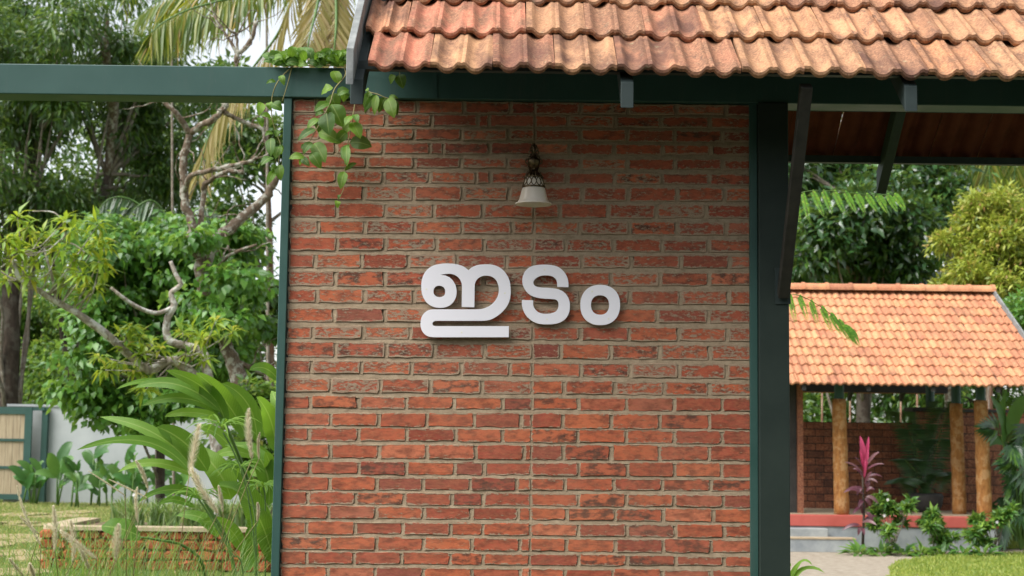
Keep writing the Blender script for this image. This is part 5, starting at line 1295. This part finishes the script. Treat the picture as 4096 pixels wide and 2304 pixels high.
# ================================================================ trees, right
t = tree('glossy_leaved_tree', 'dense dark glossy-leaved tree rising behind the pavilion roof', None, gnd(3450, 33))
P = trunk_obj(t, [(3450, 2060, 33, 30), (3450, 1500, 33, 26), (3420, 1100, 33, 20), (3400, 800, 33, 14)], M['bark_dark'], ground=True)
o, C = crown('crown', [(3350, 980, 33, 260, 170, 2, 60), (3600, 1000, 33.5, 200, 170, 2, 46), (3300, 720, 34, 230, 170, 2, 44), (3560, 740, 34, 180, 160, 2, 34), (3100, 900, 34, 200, 300, 2, 30), (3720, 760, 35, 120, 160, 1.6, 22), (3500, 520, 35, 300, 150, 2, 24)], .24, .105, M['lf_gloss'], t, 125, .62, .2, 90); stuff(o)
limbs('branches', P, C, M['twig'], t, 36, .05, 90)
t = tree('shade_tree', 'tall dark tree filling the gap behind the palm beyond the pavilion', None, gnd(3950, 42))
P = trunk_obj(t, [(3950, 1990, 42, 26), (3940, 1300, 42, 22), (3930, 800, 42, 16)], M['bark_dark'], ground=True)
o, C = crown('crown', [(3950, 720, 42, 260, 260, 2.5, 70), (4150, 900, 42, 200, 300, 2.5, 46), (3700, 950, 43, 260, 300, 2.5, 60), (3300, 800, 44, 300, 300, 2.5, 50), (3400, 1300, 44, 400, 250, 2.5, 60), (4000, 1350, 43, 250, 250, 2.5, 40), (3750, 1620, 42, 400, 150, 2, 40), (3350, 1650, 42, 250, 130, 2, 30)], .26, .11, M['lf_mango'], t, 95, .85, .4, 91); stuff(o)
limbs('branches', P, C, M['bark_dark'], t, 20, .06, 91)
t = tree('golden_shrub', 'bushy yellow-green tree with fine leaves behind the end of the pavilion ridge', None, gnd(3960, 29))
P = trunk_obj(t, [(3960, 2100, 29, 14), (3960, 1600, 29, 12), (3960, 1200, 29, 9)], M['bark_brown'], ground=True)
o, C = crown('crown', [(3930, 930, 29, 130, 120, .8, 46), (4050, 890, 29.3, 90, 90, .8, 22), (3960, 1090, 28.8, 150, 110, .9, 52), (4080, 1110, 29, 120, 160, .9, 46), (3830, 1140, 28.9, 75, 60, .6, 16), (4180, 1000, 29.3, 120, 200, .9, 40), (4060, 1300, 29, 120, 120, .8, 30), (3860, 850, 29, 60, 50, .5, 8), (3900, 800, 29, 40, 40, .4, 5), (4000, 790, 29, 60, 40, .5, 7), (3790, 1010, 29, 40, 60, .4, 6), (4060, 990, 28.6, 60, 50, .4, 9)], .15, .05, M['lf_gold'], t, 75, .27, .1, 92); stuff(o)
limbs('branches', P, C, M['twig'], t, 30, .02, 92)
t = tree('side_shrub', 'bright green leafy shrub beside the verge of the pavilion roof', None, gnd(4110, 26.5))
o, C = crown('crown', [(4080, 1260, 26.5, 60, 70, .5, 12), (4160, 1350, 26.5, 80, 130, .6, 16)], .13, .06, M['lf_heart'], t, 80, .28, .4, 93); stuff(o)
limbs('branches', [gnd(4110, 26.5), at(4110, 1500, 26.5)], C, M['twig'], t, 14, .03, 93)
PY2 = 36
t = tree('tall_coconut_palm', 'tall coconut palm with a ringed grey trunk beyond the golden tree', None, gnd(3792, PY2))
trunk_obj(t, [(3800, 2030, PY2, 21), (3798, 1400, PY2, 18), (3792, 900, PY2, 16), (3786, 500, PY2, 14), (3784, 150, PY2, 13)], M['bark_grey'], 10, .03, ground=True)
hub = (3784, 140, PY2)
for pts in ([(*hub, 7), (3860, 160, PY2-1, 5), (3920, 330, PY2-1.5, 4), (3950, 560, PY2-1.8, 3), (3960, 780, PY2-1.9, 2)], [(*hub, 7), (3950, 130, PY2-.5, 5), (4040, 350, PY2-.6, 4), (4060, 560, PY2-.7, 3), (4055, 770, PY2-.7, 2)], [(*hub, 7), (3820, 250, PY2-1, 5), (3850, 450, PY2-1.2, 4), (3870, 640, PY2-1.2, 3), (3880, 800, PY2-1.2, 2)], [(*hub, 7), (3650, 100, PY2, 5), (3560, 250, PY2, 4), (3530, 450, PY2, 2)], [(*hub, 7), (4000, 80, PY2+.5, 5), (4150, 260, PY2+.7, 4), (4200, 500, PY2+.8, 2)]):
    palm_frond(t, pts, 1.3, M['frond'], 80, .06, .95)
# feather-leaved sapling behind the column
FYs = 8.6
t = tree('feather_leaf_sapling', 'flame tree sapling with feathery leaves reaching out behind the wide column', None, gnd(3075, FYs))
trunk_obj(t, [(3075, 2900, FYs, 14), (3080, 1800, FYs, 12), (3085, 1200, FYs, 9), (3090, 840, FYs, 6)], M['bark_brown'], ground=True)
def feather(base_px, ctrl, npin, plen, Y, hang, seedv):
    P, rr = pxpath([(x, y, Y, 2.6-1.6*i/len(ctrl)) for i, (x, y) in enumerate([base_px]+ctrl)], 6)
    ls_ = MB().tube(P, rr, 6).build('leaf_stalk', M['cane'], t, True)
    k = len(P)
    for i in range(npin):
        f = (.22+.78*i/(npin-1))*(k-1); a = int(min(f, k-2)); p = P[a].lerp(P[a+1], f-a); d = (P[a+1]-P[a]).normalized()
        q = i/(npin-1)
        for sd in (1, -1):
            L_ = plen*(1-.45*q)*rng.uniform(.9, 1.08)
            dn = V(.2+.7*q+rng.uniform(-.12, .12), -.25 if sd > 0 else .75, -hang if sd > 0 else -hang*.35+.10).normalized()
            n_ = 20; ts = np.linspace(.06, 1, n_); pp = []; D = []
            side = dn.cross(V(0, -1, .2)).normalized()
            for tt in ts:
                c = p+dn*L_*tt+V(0, 0, -.02*tt*tt)
                for s2 in (1, -1): pp.append(c); D.append(side*s2+dn*.35)
            lw = np.repeat(.0235*(np.sin(np.pi*np.clip(ts*.8+.18, 0, 1)))**.5, 2)
            leaf_cloud('leaflet_row', np.array(pp), np.array(D), np.tile([[0, -1., .45]], (len(pp), 1)), lw, lw*.36, M['fern'], ls_, curl=.05, fold=.05)
            MB().tube([p, p+dn*L_+V(0, 0, -.02)], [.0013, .0006], 4).build('rachis', M['vine_stem'], ls_)
feather((3090, 850), [(3140, 800), (3230, 765), (3350, 765), (3470, 778), (3575, 778)], 12, .165, FYs, 1.1, 1)
feather((3085, 1250), [(3120, 1195), (3190, 1180), (3280, 1225), (3350, 1280), (3395, 1320)], 9, .165, FYs, 1.2, 2)
feather((3085, 1200), [(3060, 1100), (3000, 1050), (2900, 1060), (2800, 1120)], 9, .16, FYs+.4, .8, 3)
# ferny foreground plant at the foot of the column
c = V(at(3140, 2300, 9.5).x, 9.5, 0)
t = thing('foot_plant', 'bright green pointed leaves of a plant at the foot of the wide column', 'plant', c)
for (a, m_, e, w) in (((3120, 2420), (3200, 2285), (3300, 2292), 26), ((3120, 2420), (3190, 2262), (3250, 2262), 22), ((3120, 2430), (3180, 2330), (3290, 2330), 24), ((3110, 2420), (3080, 2300), (3020, 2320), 24), ((3115, 2430), (3150, 2300), (3160, 2250), 18)):
    b = MB(); strip_leaf(b, at(*a, 9.5), at(*m_, 9.4), at(*e, 9.3), w*mpp(9.5), 9, V(0, -1, 1), .2, .05, .7, .8); b.build('leaf', M['ginger'], t, True)
MB().tube([c, at(3118, 2425, 9.5)], [.012, .008], 6).build('stalk', M['cane'], t, True)

# ================================================================ lawn grass and paving
def lawn(name, poly_px, n, h, seed, mat=None):
    r = np.random.default_rng(seed); xs = [onz(*p) for p in poly_px]
    X = np.array([[p.x, p.y] for p in xs]); lo, hi = X.min(0), X.max(0)
    pts = lo + r.random((n*3, 2))*(hi-lo)
    # weight toward the near edge and keep inside polygon
    ins = np.zeros(len(pts), bool); j = len(X)-1
    for i in range(len(X)):
        c = ((X[i, 1] > pts[:, 1]) != (X[j, 1] > pts[:, 1])) & (pts[:, 0] < (X[j, 0]-X[i, 0])*(pts[:, 1]-X[i, 1])/(X[j, 1]-X[i, 1]+1e-9)+X[i, 0])
        ins ^= c; j = i
    pts = pts[ins][:n]; n = len(pts)
    P = np.concatenate([pts, np.zeros((n, 1))], 1); D = r.normal(size=(n, 3))*.45+np.array([0, 0, 1.])
    return stuff(leaf_cloud(name, P, D, r.normal(size=(n, 3))*.5+np.array([0, -1., .2]), h*(.5+r.random(n)), np.full(n, .014), mat or M['lawn_blade']))
lawn('lawn_grass', [(3555, 2275), (3590, 2250), (3720, 2228), (3900, 2218), (4300, 2212), (4500, 2304), (4500, 2420), (3400, 2420), (3560, 2304)], 26000, .045, 1)
lawn('lawn_edge_grass', [(3430, 2195), (3700, 2206), (4100, 2194), (4400, 2190), (4400, 2140), (4000, 2140), (3420, 2160)], 9000, .06, 2)
lawn('meadow_grass', [(-200, 2500), (700, 2500), (1000, 2140), (1100, 2010), (-200, 2005), (-400, 2100)], 34000, .04, 3, mat_leaf('dry_lawn_blade', [(0, (.14, .20, .03)), (.45, (.24, .27, .05)), (.75, (.38, .32, .11)), (1, (.42, .33, .16))], .6, .3))
pv = bpy.data.objects.new('paving', None); COL.objects.link(pv); pv['kind'] = 'structure'; pv.location = onz(100, 2150); PINV['paving'] = Matrix.Translation(-pv.location)
for (px_, py_, w, d_) in ((40, 2095, .9, .5), (150, 2100, .7, .45), (20, 2150, 1.0, .5), (130, 2165, .6, .4), (230, 2065, 1.0, .5), (90, 2060, .9, .6), (30, 2215, .8, .4), (150, 2235, .7, .35), (60, 2290, .7, .35), (-60, 2180, .8, .5), (300, 2050, .7, .5), (-80, 2100, .9, .5)):
    c = onz(px_, py_); w *= 1.15; d_ *= 2.6; b = MB(); n_ = 8; ring = [(c.x+w*.5*math.cos(t)*(1+rb.uniform(-.15, .15)), c.y+d_*.5*math.sin(t)*(1+rb.uniform(-.15, .15))) for t in np.linspace(0, 2*math.pi, n_, endpoint=False)]
    b.v = [(x, y, -.02) for x, y in ring]+[(x, y, .016) for x, y in ring]
    b.f = [(i, (i+1) % n_, n_+(i+1) % n_, n_+i) for i in range(n_)]+[tuple(range(n_, 2*n_))]
    b.build('paving_stone', M['paver'], pv)

# far wood closing the view behind the gardens
r = np.random.default_rng(77); C = []
for i in range(900):
    px_, py_ = r.uniform(-700, 1020), 1700-1350*r.random()**.9
    if px_ > 840 and py_ < 1180: continue
    C.append(np.array(at(px_, py_, r.uniform(52, 60))))
for i in range(700):
    C.append(np.array(at(r.uniform(2600, 4900), 1720-1250*r.random(), r.uniform(50, 58))))
for i in range(420):
    C.append(np.array(at(r.uniform(1250, 2650), 1720-800*r.random(), r.uniform(50, 58))))
C = np.array(C); idx = np.repeat(np.arange(len(C)), 26); n = len(idx)
o = leaf_cloud('far_wood', C[idx]+r.normal(size=(n, 3))*.55, r.normal(size=(n, 3))+np.array([0, 0, -.5]), r.normal(size=(n, 3))*.5+np.array([0, -.2, 1.]), .42*(.6+.6*r.random(n)), np.full(n, .17), M['lf_mango'])
stuff(o); tag(o, 'dark wood closing the view far behind the garden walls', 'trees')

# ================================================================ added unseen leaf belt behind the camera, shaped to block low sky (closer on the right)
r = np.random.default_rng(300); C = []
for i in range(950):
    a = r.uniform(-2.95, .12)                   # angle round the camera: left, behind, right
    q = (a+2.95)/3.07; R = lerp(15, 6.5, q**.8)+r.normal()*.7
    C.append((R*math.cos(a), R*math.sin(a)+1.0, (1.6+R*(.36+.12*q))*r.random()**.8*(1+.12*math.sin(a*9))))
C = np.array(C); idx = np.repeat(np.arange(len(C)), 40); n = len(idx)
o = leaf_cloud('sky_blocker_foliage', C[idx]+r.normal(size=(n, 3))*.5, r.normal(size=(n, 3))+np.array([0, 0, -.4]), r.normal(size=(n, 3))*.5+np.array([0, 0, 1.]), .5*(.6+.6*r.random(n)), np.full(n, .24), M['lf_mango'])
stuff(o); tag(o, 'added unseen leaf belt behind the camera that blocks low sky light', 'trees')
